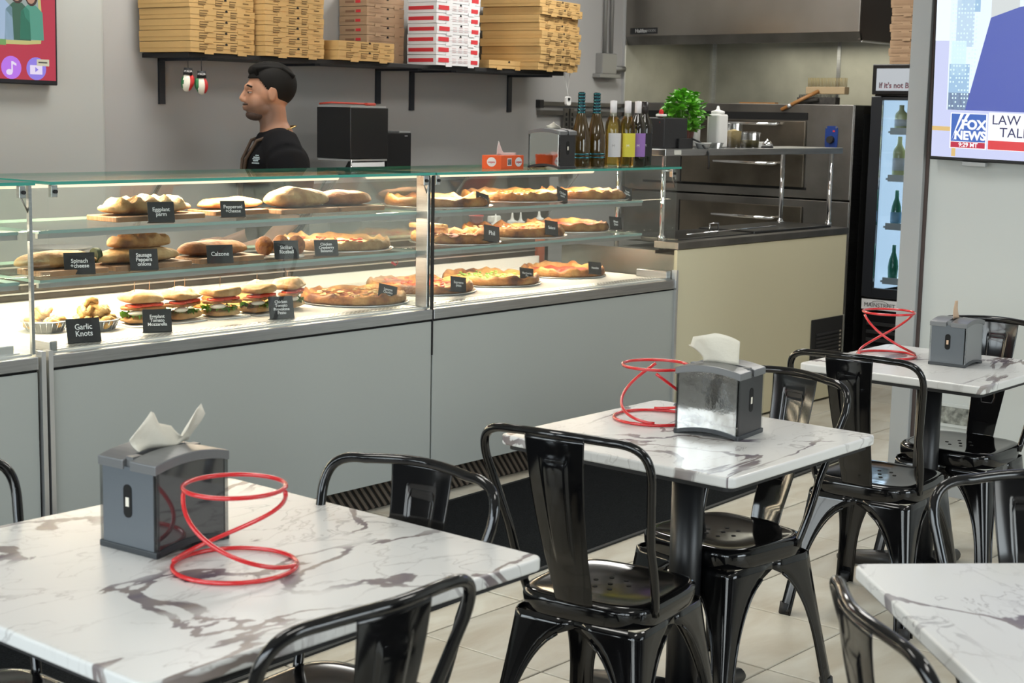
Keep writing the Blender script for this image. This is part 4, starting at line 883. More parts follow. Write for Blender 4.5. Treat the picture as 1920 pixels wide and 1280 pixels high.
# drink fridge
FX = 8.6
r = E_('drinks_fridge', (FX, 4.44, 0)); tag(r, 'tall black upright drinks fridge with lit glass door', 'fridge')
FB = mat('fridge_black', (.008, .008, .009), .25)
part(MB().box(FX+.03, 3.72, 0, FX+.7, 3.75, 1.893).box(FX+.03, 4.41, 0, FX+.7, 4.44, 1.893).box(FX+.03, 3.75, 0, FX+.7, 4.41, .5).box(FX+.03, 3.75, 1.70, FX+.7, 4.41, 1.893).box(FX+.68, 3.75, .5, FX+.7, 4.41, 1.70).build('cabinet', FB, bevel=.003), r)
part(B('header', FB, FX, 3.72, 1.715, FX+.03, 4.447, 1.893, bevel=.004), r)
part(B('header_sign', emat('lit_sign', (.62, .66, .70), .75), FX-.004, 3.76, 1.738, FX, 4.418, 1.868), r)
text("If it's not Berto's", .044, INKR, r, (-.0055, -.04, 1.767), (pi/2, 0, -pi/2), bold=.0012, align='LEFT'); text("If it's not Berto's", .044, mat('sign_ink', (.08, .07, .09), .5), r, (-.0065, -.04, 1.7685), (pi/2, 0, -pi/2), bold=.0006, align='LEFT')
d = part(MB().box(FX, 3.72, .50, FX+.03, 3.80, 1.705).box(FX, 4.378, .50, FX+.03, 4.447, 1.705).box(FX, 3.80, 1.682, FX+.03, 4.378, 1.705).box(FX, 3.80, .50, FX+.03, 4.378, .556).build('door_frame', mat('fridge_frame', (.02, .022, .026), .22), bevel=.004), r)
part(B('door_glass', glassmat('fridge_glass', (.88, .93, .97), 1.0), FX+.012, 3.80, .556, FX+.018, 4.378, 1.682), r)
part(B('lit_liner', emat('fridge_light', (.62, .82, 1.0), .9), FX+.06, 4.378, .54, FX+.60, 4.40, 1.69), r)
part(B('rear_liner', emat('fridge_back', (.62, .76, .86), .32), FX+.66, 3.76, .54, FX+.675, 4.40, 1.69), r)
part(B('base_grille', FB, FX+.005, 3.74, .03, FX+.03, 4.43, .40), r)
for q in range(6): part(B('grille_rib', DARK, FX-.004, 3.78, .08+q*.05, FX+.005, 4.40, .10+q*.05), r)
part(B('maker_plate', CARDW, FX-.002, 4.20, .425, FX, 4.44, .487), r)
text('MAINSTREET', .036, DARK, r, (-.003, -.12, .452), (pi/2, 0, -pi/2))
part(MB().tube([(FX-.003, 4.32+.06*cos(a), .456+.025*sin(a)) for a in [pi*q/10 for q in range(11)]], .0012, 5).build('plate_arc', DARK), r)
for i, z in enumerate((.60, .93, 1.22, 1.50)):
    part(B('wire_shelf', WHITE, FX+.07, 3.78, z-.012, FX+.62, 4.36, z), r); part(B('price_rail', WHITE, FX+.055, 3.78, z-.02, FX+.07, 4.34, z+.02), r)
yb = 0
wordz = ['lowest', 'second', 'third', 'top']
for i, z in enumerate((.60, .93, 1.22, 1.50)):
    for j in range(3):
        y = 4.31-j*.09
        if i in (0, 1):
            e = bottle(FX+.13, y, z, [(.0, 0), (.030, 0), (.032, .08), (.028, .12), (.013, .17), (.0125, .215), (0, .217)], mat('green_bottle_glass', (.05, .26, .16), .12, coat=.5), ['green bottle', 'green water bottle with blue label'][i]+' on the %s fridge shelf, %s from the lit edge' % (wordz[i], ['first', 'second', 'third'][j]), 'bottles in the drinks fridge', [('label_band', ring(.02, .085, .0322), mat('pale_blue_label', (.25, .45, .6), .5))] if i else [], 'glass_bottle')
        else:
            if i == 3 and j > 1: continue
            e = bottle(FX+.13, y, z, [(p, q*.80 if i == 2 else q*.5) for p, q in WB], mat('pale_wine_glass', (.62, .62, .30), .12, coat=.5), 'pale wine bottle on the %s fridge shelf, %s from the lit edge' % (wordz[i], ['first', 'second', 'third'][j]), 'bottles in the drinks fridge', [('label_band', ring(.045, .12, .0378) if i == 2 else ring(.03, .07, .0378), CARDW)], 'glass_bottle')
# boxes on top of the fridge
# ================================================================= BOX SHELF + BOXES
ZB = 1.815
r = E_('wall_shelf', (6.0, 6.1, ZB)); tag(r, 'long black wall shelf on flat brackets carrying the pizza boxes', 'shelf')
part(B('shelf_board', DARK, 4.68, 5.945, ZB-.022, 7.52, YW, ZB, bevel=.002), r)
BRK = mat('bracket_blueblack', (.012, .015, .022), .4)
for x, zb in ((4.79, 1.573), (5.52, 1.573), (6.28, 1.60), (6.554, 1.567), (7.423, 1.569)):
    part(MB().box(x-.018, YW-.012, zb, x+.018, YW, ZB-.022).box(x-.018, 5.97, ZB-.034, x+.018, YW, ZB-.022).build('bracket', BRK), r)
def boxmesh(w, d, h, style):
    m = MB()  # material slots: 0 card, 1 ink, 2 hole, 3 second ink
    m.box(-w/2, 0, .0015, w/2, d, h-.0015)
    m.box(-w/2-.0015, -.0015, h*.42, w/2+.0015, d, h-.001)   # lid skirt
    for s in (-.22, .30): m.box(w*s-w*.07, -.0035, -.006, w*s+w*.07, -.0015, .012)       # front tabs
    m.prism([(0, 0), (-.008, .0), (-.009, .006), (0, .012), (.009, .006), (.008, 0)], 0, .0006, 2, Matrix.Translation((w*.05, -.0022, h-.013)) @ MXZ)
    F = -.0025
    def bar(x0, x1, z0, z1, mi): m.box(x0, F, z0, x1, F+.0006, z1, mi)
    if style == 'kraft':
        for cx, wd in ((-.36, .13), (-.10, .12), (.12, .10)):
            for q in range(3): bar(w*cx, w*(cx+wd*(1-.12*q)), h*(.72-.22*q), h*(.80-.22*q), 1)
            bar(w*cx-.002, w*cx-.001, h*.22, h*.80, 1)
        bar(w*.33, w*.42, h*.66, h*.75, 1); bar(w*.31, w*.45, h*.24, h*.28, 1)
    if style == 'white':
        bar(-w*.46, -w*.22, h*.30, h*.72, 1); bar(w*.30, w*.46, h*.22, h*.62, 1)
        for cx in (-.14, .0, .13):
            for q in range(3): bar(w*cx, w*(cx+.09), h*(.66-.18*q), h*(.71-.18*q), 3)
        m.box(-w/2-.0022, .02, h*.30, -w/2-.0016, d-.01, h*.66, 1)
    if style == 'brown':
        for q in range(5): bar(-w*.45, w*(-.05-.05*(q % 2)), h*(.78-.12*q), h*(.80-.12*q), 1)
        m.box(-w/2-.0022, d*.45, h*.38, -w/2-.0016, d*.78, h*.62, 1); m.box(-w/2-.0022, d*.22, h*.36, -w/2-.0016, d*.40, h*.66, 3)
    return m
STY = {'kraft': [KRAFT, INK, VOID, INK], 'white': [CARDW, INKR, VOID, INKP], 'brown': [KRAFT2, INK2, VOID, INKR], 'plain': [KRAFT, INK, VOID, INK]}
ORD = ['first', 'second', 'third', 'fourth', 'fifth', 'sixth', 'seventh', 'eighth', 'ninth', 'tenth']
def stack(x, y, z, w, d, h, n, rz, style, name, seed, jit=.006):
    """x,y = front corner (low x) of the stack"""
    base = boxmesh(w, d, h, style).build('pizza_box', STY[style]); rnd = random.Random(seed)
    for i in range(n):
        o = base if i == 0 else base.copy()
        if i: COL.objects.link(o)
        a = radians(rz+rnd.uniform(-.8, .8)*(jit*100)); ux = Vector((cos(a), sin(a), 0))
        c = Vector((x, y, 0))+ux*(w/2)+Vector((rnd.uniform(-jit, jit), rnd.uniform(-jit, jit)*.6, 0))
        o.location = (c.x, c.y, z+i*h); o.rotation_euler[2] = a
        tag(o, '%s, %s from the bottom' % (name, ORD[i]), 'pizza box', name)
stack(4.655, 5.90, ZB, .425, .34, .0515, 6, 6, 'kraft', 'kraft pizza box in the end stack above the boxing gloves', 1, .003)
stack(5.11, 5.90, ZB, .40, .37, .050, 6, 2, 'kraft', 'kraft pizza box in the stack above the man', 2, .003)
stack(5.60, 5.90, ZB, .425, .15, .050, 2, 3, 'kraft', 'kraft pizza box in the low pile of two', 3, .003)
stack(5.985, 6.085, ZB, .30, .20, .050, 7, 3, 'brown', 'brown pizza box in the stack behind the low pile', 4, .004)
stack(6.335, 5.90, ZB, .375, .21, .0565, 7, 3, 'white', 'white pizza box with red bars', 5, .003)
stack(6.81, 5.93, ZB, .33, .30, .048, 1, 2, 'plain', 'single low plain brown box beside the white stack', 6, .0)
stack(7.13, 5.82, ZB, .50, .40, .0455, 9, 11, 'kraft', 'kraft pizza box in the twisted end stack by the conduit', 7, .014)
# stack on the fridge (front faces -X)
base = boxmesh(.36, .36, .047, 'brown').build('pizza_box', STY['brown'])
for i in range(8):
    o = base if i == 0 else base.copy()
    if i: COL.objects.link(o)
    o.rotation_euler[2] = radians(-90); o.location = (FX+.02+.004*(i % 3), 4.17+.006*((i*5) % 3), 1.8935+i*.047)
    tag(o, 'brown pizza box on top of the fridge, %s from the bottom' % ORD[i], 'pizza box', 'brown pizza boxes on the fridge')
# boxing gloves
GW = mat('glove_white', (.78, .74, .62), .4); GR = mat('glove_red', (.50, .02, .02), .4); GG = mat('glove_green', (.02, .16, .05), .4)
for i, (x, y, rr_, lbl) in enumerate(((4.69, 5.96, .10, 'miniature boxing glove in red, white and green, higher of the pair'), (4.745, 5.93, -.02, 'miniature boxing glove in green, white and red, lower of the pair'))):
    e = E_('miniature_boxing_glove', (x, y, ZB-.022)); tag(e, lbl, 'boxing glove', 'pair of boxing gloves hanging from the shelf')
    L_ = .046+.012*i
    MB().tube([(.0, 0, 0), (-.003, -.002, -L_*.5), (0, 0, -L_-.01)], .0018, 6).build('string', DARK, e)
    cuff = MB().lathe([(.020, 0), (.022, -.032), (.0, -.032)], n=16, M=Matrix.Translation((0, 0, -L_-.005)) @ Matrix.Rotation(rr_, 4, 'Y')).build('cuff', DARK, e)
    g = MB().ell((0, 0, -.068), (.029, .026, .042), 24, 14, 0); g.ell((.022*(1 if i == 0 else -1), -.012, -.06), (.012, .012, .028), 12, 8, 1 if i == 0 else 2)
    for q, f in enumerate(g.f[:24*14]):
        cx = sum(g.v[k][0] for k in f)/4
        g.m[q] = 1 if cx > .012 else (2 if cx < -.017 else 0)
    M_ = Matrix.Translation((0, 0, -L_-.005)) @ Matrix.Rotation(rr_, 4, 'Y') @ Matrix.Rotation(-.7, 4, 'Z'); g.v = [tuple(M_ @ Vector(v)) for v in g.v]
    g.build('glove_body', [GW, GR, GG], e)
    text('ITALIA', .013, CHALK, e, (-.014, -.018, -L_-.02), (pi/2, 0, -.5))
# black point-of-sale units on back counter
r = E_('back_counter', (5.8, 5.9, 0)); tag(r, 'steel back counter under the pizza box shelf', 'counter')
part(B('counter_top', STEEL, 5.2, 5.71, 1.20, 7.2, YW-.01, 1.235), r); part(B('counter_body', STEELD, 5.25, 5.74, 0, 7.15, YW-.01, 1.20), r)
r = E_('black_display_cube', (5.55, 5.75, 1.235)); tag(r, 'large black countertop machine with silver top and tilted foot', 'machine')
part(B('housing', mat('machine_black', (.010, .010, .011), .3), 5.545, 5.75, 1.315, 5.815, 6.00, 1.575, bevel=.003), r)
part(B('top_trim', ALU, 5.545, 5.752, 1.576, 5.80, 5.99, 1.585), r); part(B('bottom_trim', ALU, 5.545, 5.752, 1.305, 5.81, 5.99, 1.314), r)
part(MB().add([(5.56, 5.76, 1.305), (5.80, 5.76, 1.305), (5.76, 5.72, 1.25), (5.52, 5.72, 1.25), (5.56, 5.78, 1.305), (5.80, 5.78, 1.305), (5.76, 5.78, 1.25), (5.52, 5.78, 1.25)], [(0, 3, 2, 1), (4, 5, 6, 7), (0, 1, 5, 4), (1, 2, 6, 5), (2, 3, 7, 6), (3, 0, 4, 7)]).build('foot', mat('machine_black')), r)
part(MB().tube([(5.545, 5.745, 1.31), (5.52, 5.72, 1.245), (5.80, 5.72, 1.243)], .005, 8).build('foot_frame', CHROME), r)
o = MB().tube([(5.545, 5.98, 1.592), (5.57, 5.92, 1.598), (5.62, 5.84, 1.596), (5.74, 5.80, 1.594)], .005, 8).build('red_cable', mat('red_rubber', (.45, .05, .03), .5)); g = MB().box(5.70, 5.785, 1.5855, 5.76, 5.81, 1.60).build('red_plug', mat('red_rubber'), o, bevel=.004); tag(o, 'red cable lying on top of the large black machine', 'cable')
r = E_('small_black_machine', (5.88, 5.85, 1.235)); tag(r, 'smaller black countertop machine beside the large one', 'machine')
part(B('housing', mat('machine_black'), 5.86, 5.80, 1.236, 6.04, 6.05, 1.448, bevel=.003), r); part(B('top_trim', ALU, 5.95, 5.802, 1.449, 6.035, 6.04, 1.457), r)
part(B('badge', ALU, 5.99, 5.798, 1.43, 6.01, 5.80, 1.434), r)

# ================================================================= SCREENS
def screen_quad(e, pts, m_, nm, off, z=0):
    """flat print on the screen: pts in local (u right, w up) metres"""
    g = MB(); n = len(pts); g.prism(pts, off, off+.0004, M=MXZ); return g.build(nm, m_, e)
# TV on the right wall, local: x to the right (world -Y), facing world -X
tv = E_('television', (6.03, 2.815, 1.405)); tv.rotation_euler = (radians(4), 0, 0)
tv.rotation_mode = 'XYZ'
tv.matrix_world = Matrix.Translation((6.035, 2.845, 1.408)) @ Matrix.Rotation(-pi/2, 4, 'Z') @ Matrix.Rotation(radians(1.3), 4, 'Y') @ Matrix.Rotation(radians(5), 4, 'X')
tag(tv, 'wall television showing a news broadcast', 'television')
MB().box(0, 0, 0, 1.42, .045, .81).build('housing', mat('tv_black', (.01, .01, .012), .3), tv, bevel=.004)
def em(nm, c, s=1.0): return emat('screen_'+nm, c, s)
KT = 1.14
sc_ = lambda pts, m_, nm, off: screen_quad(tv, [(x*KT+.010 if x > .03 else x, min(z*KT, .800)) for x, z in pts], m_, nm, off)
R_ = lambda x0, z0, x1, z1: [(x0, z0), (x1, z0), (x1, z1), (x0, z1)]
screen_quad(tv, R_(.008, .014, 1.412, .800), em('lavender', (.62, .66, .93), 1.0), 'screen', .0005)
sc_(R_(.008, .42, .05, .702), em('white', (.86, .93, 1.0), 1.05), 'screen_picture', .0015)
sc_(R_(.05, .18, .66, .702), em('haze', (.80, .90, 1.0), 1.05), 'screen_picture', .0012)
for (x0, z0, x1, z1, c) in ((.055, .18, .13, .34, 'bw'), (.06, .30, .115, .42, 'bw2'), (.075, .40, .14, .56, 'bw3'), (.09, .52, .16, .70, 'bw'), (.20, .50, .30, .70, 'bw4'), (.055, .18, .16, .24, 'dk')):
    sc_(R_(x0, z0, x1, z1), {'bw': em('b1', (.36, .56, .78)), 'bw2': em('b2', (.70, .93, 1.0)), 'bw3': em('b3', (.55, .72, .88)), 'bw4': em('b4', (.66, .70, .70)), 'dk': em('b5', (.12, .14, .25))}[c], 'screen_picture', .0018)
g = MB()
rn = random.Random(5)
for i in range(9):
    for j in range(26):
        if rn.random() < .7: g.box(.076+i*.0125, -.0026, .217+j*.016, .082+i*.0125, -.0022, .224+j*.016)
o = g.build('screen_windows', em('win', (.75, .95, 1.0), 1.0), tv); o['kind'] = 'stuff'
sc_([(.12, .18), (.66, .18), (.66, .60), (.30, .535), (.20, .50), (.185, .44)], em('suit', (.085, .12, .46), 1.0), 'screen_picture', .0029)
sc_([(.33, .53), (.40, .57), (.38, .42), (.35, .40)], em('suit2', (.16, .2, .6), 1.0), 'screen_picture', .0032)
sc_(R_(.008, .105, .075, .12), em('gold', (.75, .52, .2)), 'screen_picture', .0012); sc_(R_(.075, .016, .09, .06), em('gold', (.75, .52, .2)), 'screen_picture', .0012)
sc_(R_(.068, .045, .205, .17), em('pure', (.95, .97, 1.0), 1.05), 'logo_tile', .0034)
sc_(R_(.072, .070, .200, .167), em('logoblue', (.05, .14, .52), 1.0), 'logo_tile', .0038)
sc_([(.074, .072), (.085, .10), (.118, .167), (.105, .167)], em('pure', (.95, .97, 1.0), 1.05), 'logo_beam', .0042); sc_([(.080, .072), (.10, .10), (.140, .167), (.128, .167)], em('pure', (.95, .97, 1.0), 1.05), 'logo_beam', .0042)
sc_(R_(.072, .048, .200, .068), em('logored', (.55, .02, .06), 1.0), 'logo_tile', .0038)
PW = em('pure', (.95, .97, 1.0), 1.05); IN = em('ink', (.03, .03, .12), 1.0)
TS = 1.0
text('FOX', .052, PW, tv, (.187, -.0048, .146), (pi/2, 0, 0), bold=.0022); text('NEWS', .048, PW, tv, (.173, -.0048, .103), (pi/2, 0, 0), bold=.0020); text('9:29 MT', .024, PW, tv, (.167, -.0048, .066), (pi/2, 0, 0), bold=.0006)
sc_(R_(.209, .045, .9, .175), em('pure', (.95, .97, 1.0), 1.05), 'lower_third', .0034)
sc_(R_(.211, .047, .9, .078), em('red', (.75, .05, .06), 1.0), 'lower_third', .0038)
text('LAW & ORDER', .054, IN, tv, (.262, -.0045, .170), (pi/2, 0, 0), align='LEFT'); text('TALKS RESUME', .054, IN, tv, (.296, -.0045, .121), (pi/2, 0, 0), align='LEFT')
br = MB().box(.14, .003, -.02, .24, .03, -.002).build('bottom_bracket', PILL, tv, bevel=.003)
MB().box(.4, .045, .2, .8, .075, .5).build('wall_mount', DARK, tv)
# left screen on the back wall
t2 = E_('promo_screen', (4.10, YW-.16, 1.645)); tag(t2, 'wall screen with red advert and purple round icons', 'television')
t2.rotation_euler = (0, radians(.6), 0)
MB().box(-1.2, 0, 0, 0, .055, .70).build('housing', mat('tv_black'), t2, bevel=.004)
s2 = lambda pts, m_, nm, off: screen_quad(t2, pts, m_, nm, off)
s2(R_(-1.192, .02, -.010, .692), em('adred', (.52, .035, .07), .85), 'screen', .0005)
s2([(-.60, .44), (-.40, .165), (-.30, .17), (-.16, .172), (-.085, .18), (-.075, .24), (-.085, .40), (-.09, .5), (-.6, .5)], em('adyellow', (.62, .58, .22), .8), 'advert_picture', .0012)
s2([(-.60, .44), (-.38, .185), (-.17, .19), (-.098, .195), (-.09, .25), (-.10, .40), (-.105, .49), (-.6, .49)], em('adgrey', (.35, .42, .40), .8), 'advert_picture', .0016)
def person_fig(x, z, s, top, hair):
    s2([(x-.06*s, z), (x+.06*s, z), (x+.055*s, z+.12*s), (x+.02*s, z+.15*s), (x-.02*s, z+.15*s), (x-.055*s, z+.12*s)], em('t%s' % top[0], top[1], .8), 'advert_figure', .0020)
    s2([(x+.032*s*cos(a), z+.19*s+.045*s*sin(a)) for a in [2*pi*i/14 for i in range(14)]], em('hairdark', (.06, .03, .025), .8), 'advert_figure', .0024)
    s2([(x-.003+.022*s*cos(a), z+.185*s+.030*s*sin(a)) for a in [2*pi*i/14 for i in range(14)]], em('adskin', (.55, .30, .20), .8), 'advert_figure', .0028)
person_fig(-.13, .195, 1.0, ('a', (.10, .36, .26)), 0); person_fig(-.20, .19, 1.08, ('b', (.05, .14, .09)), 0); person_fig(-.29, .19, 1.15, ('c', (.42, .56, .75)), 0)
s2(R_(-.31, .165, -.26, .19), em('adgreen', (.2, .4, .12), .8), 'advert_picture', .0030)
for x, c in ((-.235, (.52, .18, .85)), (-.11, (.30, .22, .80))):
    s2([(x+.050*cos(a), .070+.050*sin(a)) for a in [2*pi*i/22 for i in range(22)]], em('ic%d' % int(abs(x)*100), c, .9), 'round_icon', .0012)
IW = em('iconwhite', (.85, .75, .95), .9)
s2([(-.245+.016*cos(a), .050+.013*sin(a)) for a in [2*pi*i/12 for i in range(12)]], IW, 'icon_note', .0018); s2(R_(-.235, .050, -.228, .098), IW, 'icon_note', .0018); s2([(-.228, .098), (-.210, .088), (-.210, .078), (-.228, .085)], IW, 'icon_note', .0018)
s2(R_(-.142, .045, -.080, .085), IW, 'icon_player', .0018); s2([(-.116, .055), (-.116, .077), (-.100, .066)], em('ic11', (.30, .22, .80), .9), 'icon_player', .0024)
s2(R_(-.108, .083, -.045, .112), em('adtag', (.72, .68, .5), .8), 'small_tag', .0026); s2(R_(-.10, .095, -.055, .101), em('adtagink', (.1, .1, .1), .5), 'small_tag', .0030)

# stone plate on the right wall
r = E_('wall_plate', (6.10, 2.70, .32)); tag(r, 'white bordered plate with grey stone picture low on the wall', 'wall plate')
part(B('plate', WALLW, 6.092, 2.60, .295, 6.10, 2.765, .395, bevel=.002), r); part(B('stone_picture', mat('stone_pic', (.20, .21, .19), .8, noise_amt=.7, noise_scale=40, bump=.8, bump_scale=60), 6.0905, 2.612, .310, 6.092, 2.755, .382), r)
# floor mat
o = MB().box(-3.6, -.415, 0, 3.4, .415, .006).build('floor_mat', RUG, None, (3.05, 3.64, .0005), radians(2.6)); tag(o, 'long charcoal floor mat in front of the display cases', 'mat')
MB().box(-3.62, -.43, 0, 3.42, -.414, .007).box(-3.62, .414, 0, 3.42, .43, .007).box(3.4, -.43, 0, 3.43, .43, .007).build('border', RUGE, o)

# ceiling lamps fixtures
for i, (x, y) in enumerate(LAMPS):
    e = E_('ceiling_lamp', (x, y, 3.0)); tag(e, 'flat rectangular ceiling lamp '+['over the near tables', 'over the far table', 'over the walkway', 'over the walkway by the television wall', 'over the oven aisle', 'over the counter aisle', 'added to brighten the cream counter'][i], 'lamp', 'ceiling lamps')
    MB().box(-.6, -.3, -.02, .6, .3, 0).build('frame', WHITE, e); MB().box(-.56, -.26, -.024, .56, .26, -.0205).build('diffuser', emat('lamp_diffuser', (1, .95, .88), 2.2), e)
    e.location.z = 3.0

# ================================================================= TABLES
def table(x, y, s, rz, lbl):
    e = E_('dining_table', (x, y, 0), rz); tag(e, lbl, 'table', 'square marble tables')
    MB().prism(rrect(s, s, .022), .724, .75).build('tabletop', MARBLE, e, bevel=.005, seg=3)
    MB().prism(rrect(s-.03, s-.03, .02), .712, .7235).build('underside_board', DARK, e)
    MB().cyl((0, 0, .03), (0, 0, .70), .042, n=28).build('column', BLKM, e)
    MB().box(-.2, -.03, .695, .2, .03, .711).box(-.03, -.2, .695, .03, .2, .711).build('top_spider', BLKM, e)
    g = MB()
    for a in range(4):
        c, s_ = cos(a*pi/2), sin(a*pi/2)
        g.tube([(c*.03, s_*.03, .045), (c*.15, s_*.15, .038), (c*.29, s_*.29, .022), (c*.31, s_*.31, .014)], .03, 12, rad=[.036, .032, .022, .012])
    g.build('foot_cross', BLKM, e)
    return e
table(3.318, 2.18, .70, 0, 'marble topped square table with mirrored napkin dispenser, middle of the row')
table(1.735, 2.195, .90, 0, 'large marble topped table closest to the camera, with smoked napkin dispenser')
table(4.905, 2.262, .65, 0, 'marble topped square table beside the television wall')
table(2.547, .81, .70, radians(45), 'marble topped table turned cornerwise, bare, cut off by the picture corner')

dispenser(1.762, 2.322, .75, radians(5), 'dark napkin dispenser with smoked glossy face on the large table', SMOKE, SIDEG, 1.0, nap=1)
dispenser(3.393, 2.142, .75, radians(-83), 'napkin dispenser with mirrored face on the middle table', MIRR, SIDED, 1.0, nap=2)
dispenser(4.965, 2.204, .75, radians(2), 'grey napkin dispenser on the table by the television wall', mat('grey_cover', (.30, .31, .32), .3, .6), SIDEG, .84, NAPT, nap=3, h=.175)

def rack(x, y, rz, lbl, rb=.110, rt=.090, h=.148):
    e = E_('pizza_stand', (x, y, .7505), rz); tag(e, lbl, 'wire stand', 'red wire pizza stands')
    w = .0042; N = 48
    MB().tube([(rb*cos(2*pi*i/N), rb*sin(2*pi*i/N), w) for i in range(N)], w, 10, True).build('base_ring', RED, e)
    MB().tube([(rt*cos(2*pi*i/N), rt*sin(2*pi*i/N), h) for i in range(N)], w, 10, True).build('top_ring', RED, e)
    for k in (0, 1):
        pts = []
        for i in range(25):
            t = i/24; a = k*pi-pi*t; q = rb+(rt-rb)*t; q *= 1-.10*sin(pi*t)
            pts.append((q*cos(a), q*sin(a), w*2.2+(h-w*4.4)*t**1.65))
        MB().tube(pts, w, 10).build('twisted_strut', RED, e)
    return e
rack(1.745, 2.10, radians(130), 'red wire stand on the large table in front of the smoked dispenser')
rack(3.418, 2.362, radians(215), 'red wire stand on the middle table behind the mirrored dispenser')
rack(4.94, 2.445, radians(140), 'red wire stand on the table by the television wall', .100, .088, .155)

# ================================================================= CHAIRS
def make_chair():
    e = E_('metal_chair')
    # seat pan
    def sq(r, z, k=4.5, wy=1.0):
        P_ = []
        for i in range(48):
            t = 2*pi*i/48; c, s_ = cos(t), sin(t); P_.append((abs(c)**(2/k)*(1 if c > 0 else -1)*r, abs(s_)**(2/k)*(1 if s_ > 0 else -1)*r*wy, z))
        return P_
    rings = [sq(.172, .398), sq(.175, .402), sq(.177, .432), sq(.176, .440), sq(.170, .447), sq(.160, .450), sq(.148, .4485), sq(.125, .446), sq(.07, .4445), sq(.01, .4440)]
    m = MB(); n = 48; vs = [p for r_ in rings for p in r_]
    m.add(vs, [(j*n+i, j*n+(i+1) % n, (j+1)*n+(i+1) % n, (j+1)*n+i) for j in range(len(rings)-1) for i in range(n)]+[tuple((len(rings)-1)*n+i for i in range(n))], 0, True)
    for (x, y) in ((0, 0), (.045, .01), (-.045, .01), (.02, .045), (-.02, .045), (.02, -.04), (-.02, -.04)): m.lathe([(0, .0004), (.0045, .0006), (.006, .0006), (.0065, -.0005)], (x, y, .4448), 10, 1)
    m.build('seat', [BLK, VOID], e)
    # legs: L-shaped flaring sheet legs whose edges make the arches
    H = .400
    for sx in (-1, 1):
        for sy in (-1, 1):
            fx, fy = .215, (.235 if sy > 0 else .245)
            m = MB(); K = 20; cols = []
            for j in range(K+1):
                t = j/K; z = H*(1-t)
                cx = .172+(fx-.172)*t**1.1; cy = .172+(fy-.172)*t**1.1
                zt, zb = .372, .10
                if z > zt: ax, ay = cx, cy
                else:
                    q = (zt-z)/(zt-zb); q = min(1, q); op = sqrt(max(0, 1-(1-q)**2.3))
                    ax = cx-(cx-.042+.012*q)*op*.985 if False else cx-(cx-.040)*op; ay = cy-(cy-.040)*op
                    ax = max(ax, .026+.012*(1-t)); ay = max(ay, .026+.012*(1-t))
                rc = .022*(1-t)+.010
                pts = [(-ax, 0), (-ax*.66-rc*.34, 0), (-ax*.33-rc*.67, 0), (-rc, 0), (-rc*.3, -rc*.3*.35), (-.0, -rc*1.0), (0, -ay*.33-rc*.67), (0, -ay*.66-rc*.34), (0, -ay)]
                # add raised centre rib look on lower leg
                row = []
                for (u, w_) in pts: row.append((sx*(cx+u), sy*(cy+w_), z))
                cols.append(row)
            L_ = len(cols[0]); vs = [p for c in cols for p in c]
            fs = [(j*L_+i, j*L_+i+1, (j+1)*L_+i+1, (j+1)*L_+i) for j in range(K) for i in range(L_-1)]
            if sx*sy < 0: fs = [f[::-1] for f in fs]
            m.add(vs, fs, 0, True)
            leg = m.build('leg', BLK, e, solid=.003)
            g = MB(); g.tube([Vector(c[0]) for c in cols if c[0][2] <= .374], .0035, 6); g.tube([Vector(c[-1]) for c in cols if c[-1][2] <= .374], .0035, 6)
            g.build('rolled_edge', BLK, leg)
            x0, y0 = cols[-1][3][0], cols[-1][5][1]; cx_, cy_ = sx*(fx-.014), sy*(fy-.014)
            MB().cyl((cx_, cy_, 0), (cx_-sx*.004, cy_-sy*.004, .035), .017, .019, 14).build('foot_cap', DARK, leg)
    # back: y negative is rear
    pts = []
    def sp_(P0, P1, P2, P3, t):
        return P0*(1-t)**3+P1*3*t*(1-t)**2+P2*3*t*t*(1-t)+P3*t**3
    V = Vector
    A0 = V((.172, -.10, .425)); A1 = V((.188, -.165, .60)); A2 = V((.215, -.225, .77)); A3 = V((.13, -.262, .852)); A4 = V((0, -.285, .858))
    half_ = []
    for i in range(8): half_.append(A0.lerp(A1, i/8)+V((.004*sin(pi*i/8), 0, 0)))
    for i in range(5): half_.append(A1.lerp(A2, i/5))
    for i in range(12): half_.append(sp_(A2, V((.222, -.245, .835)), V((.19, -.255, .853)), A3, i/12))
    for i in range(6): half_.append(sp_(A3, V((.09, -.272, .856)), V((.04, -.285, .858)), A4, i/5))
    pts = half_+[V((-p.x, p.y, p.z)) for p in half_[::-1][1:]]
    MB().tube(pts, .0105, 12).build('back_frame', BLK, e)
    # splat with embossed panel
    def spl(u, v):
        w = .077-.028*v
        yy = -.283+.010*v+.105*v**1.6 if v < .88 else -.283+.010*.88+.105*.88**1.6+(v-.88)*.12
        z = .852-.412*v
        x = (u*2-1)*w
        # emboss
        d = 0
        uw = abs(x)/(.036-.016*v); vv = (v-.42)/.30
        q = max(uw, abs(vv)); d = .004*(1 if q < .85 else max(0, (1.05-q)/.2))
        return (x, yy-.006*(1-(u*2-1)**2)*1.0-d+.0, z)
    m = MB(); m.grid(spl, 41, 45); m.build('backrest', BLK, e, solid=.002)
    g = MB()
    # outline bead of the embossed panel
    for off in (.0,):
        P_ = []
        for (u_, v_) in [(-1, -1), (1, -1), (1, 1), (-1, 1)]: P_.append((u_, v_))
        loop = []
        for i in range(4):
            a, b = P_[i], P_[(i+1) % 4]
            for q in range(10):
                t = .1+.8*q/9; loop.append((a[0]+(b[0]-a[0])*t, a[1]+(b[1]-a[1])*t))
        L3 = []
        for (a, b) in loop:
            v = .42+.30*b*.97; w = (.036-.016*v)*.97; wd = .077-.028*v; u = (a*w/wd+1)/2; p = Vector(spl(u, v)); L3.append((p.x, p.y-.0006, p.z))
        g.tube(L3, .0016, 6, True)
    g.build('embossed_outline', BLK, e)
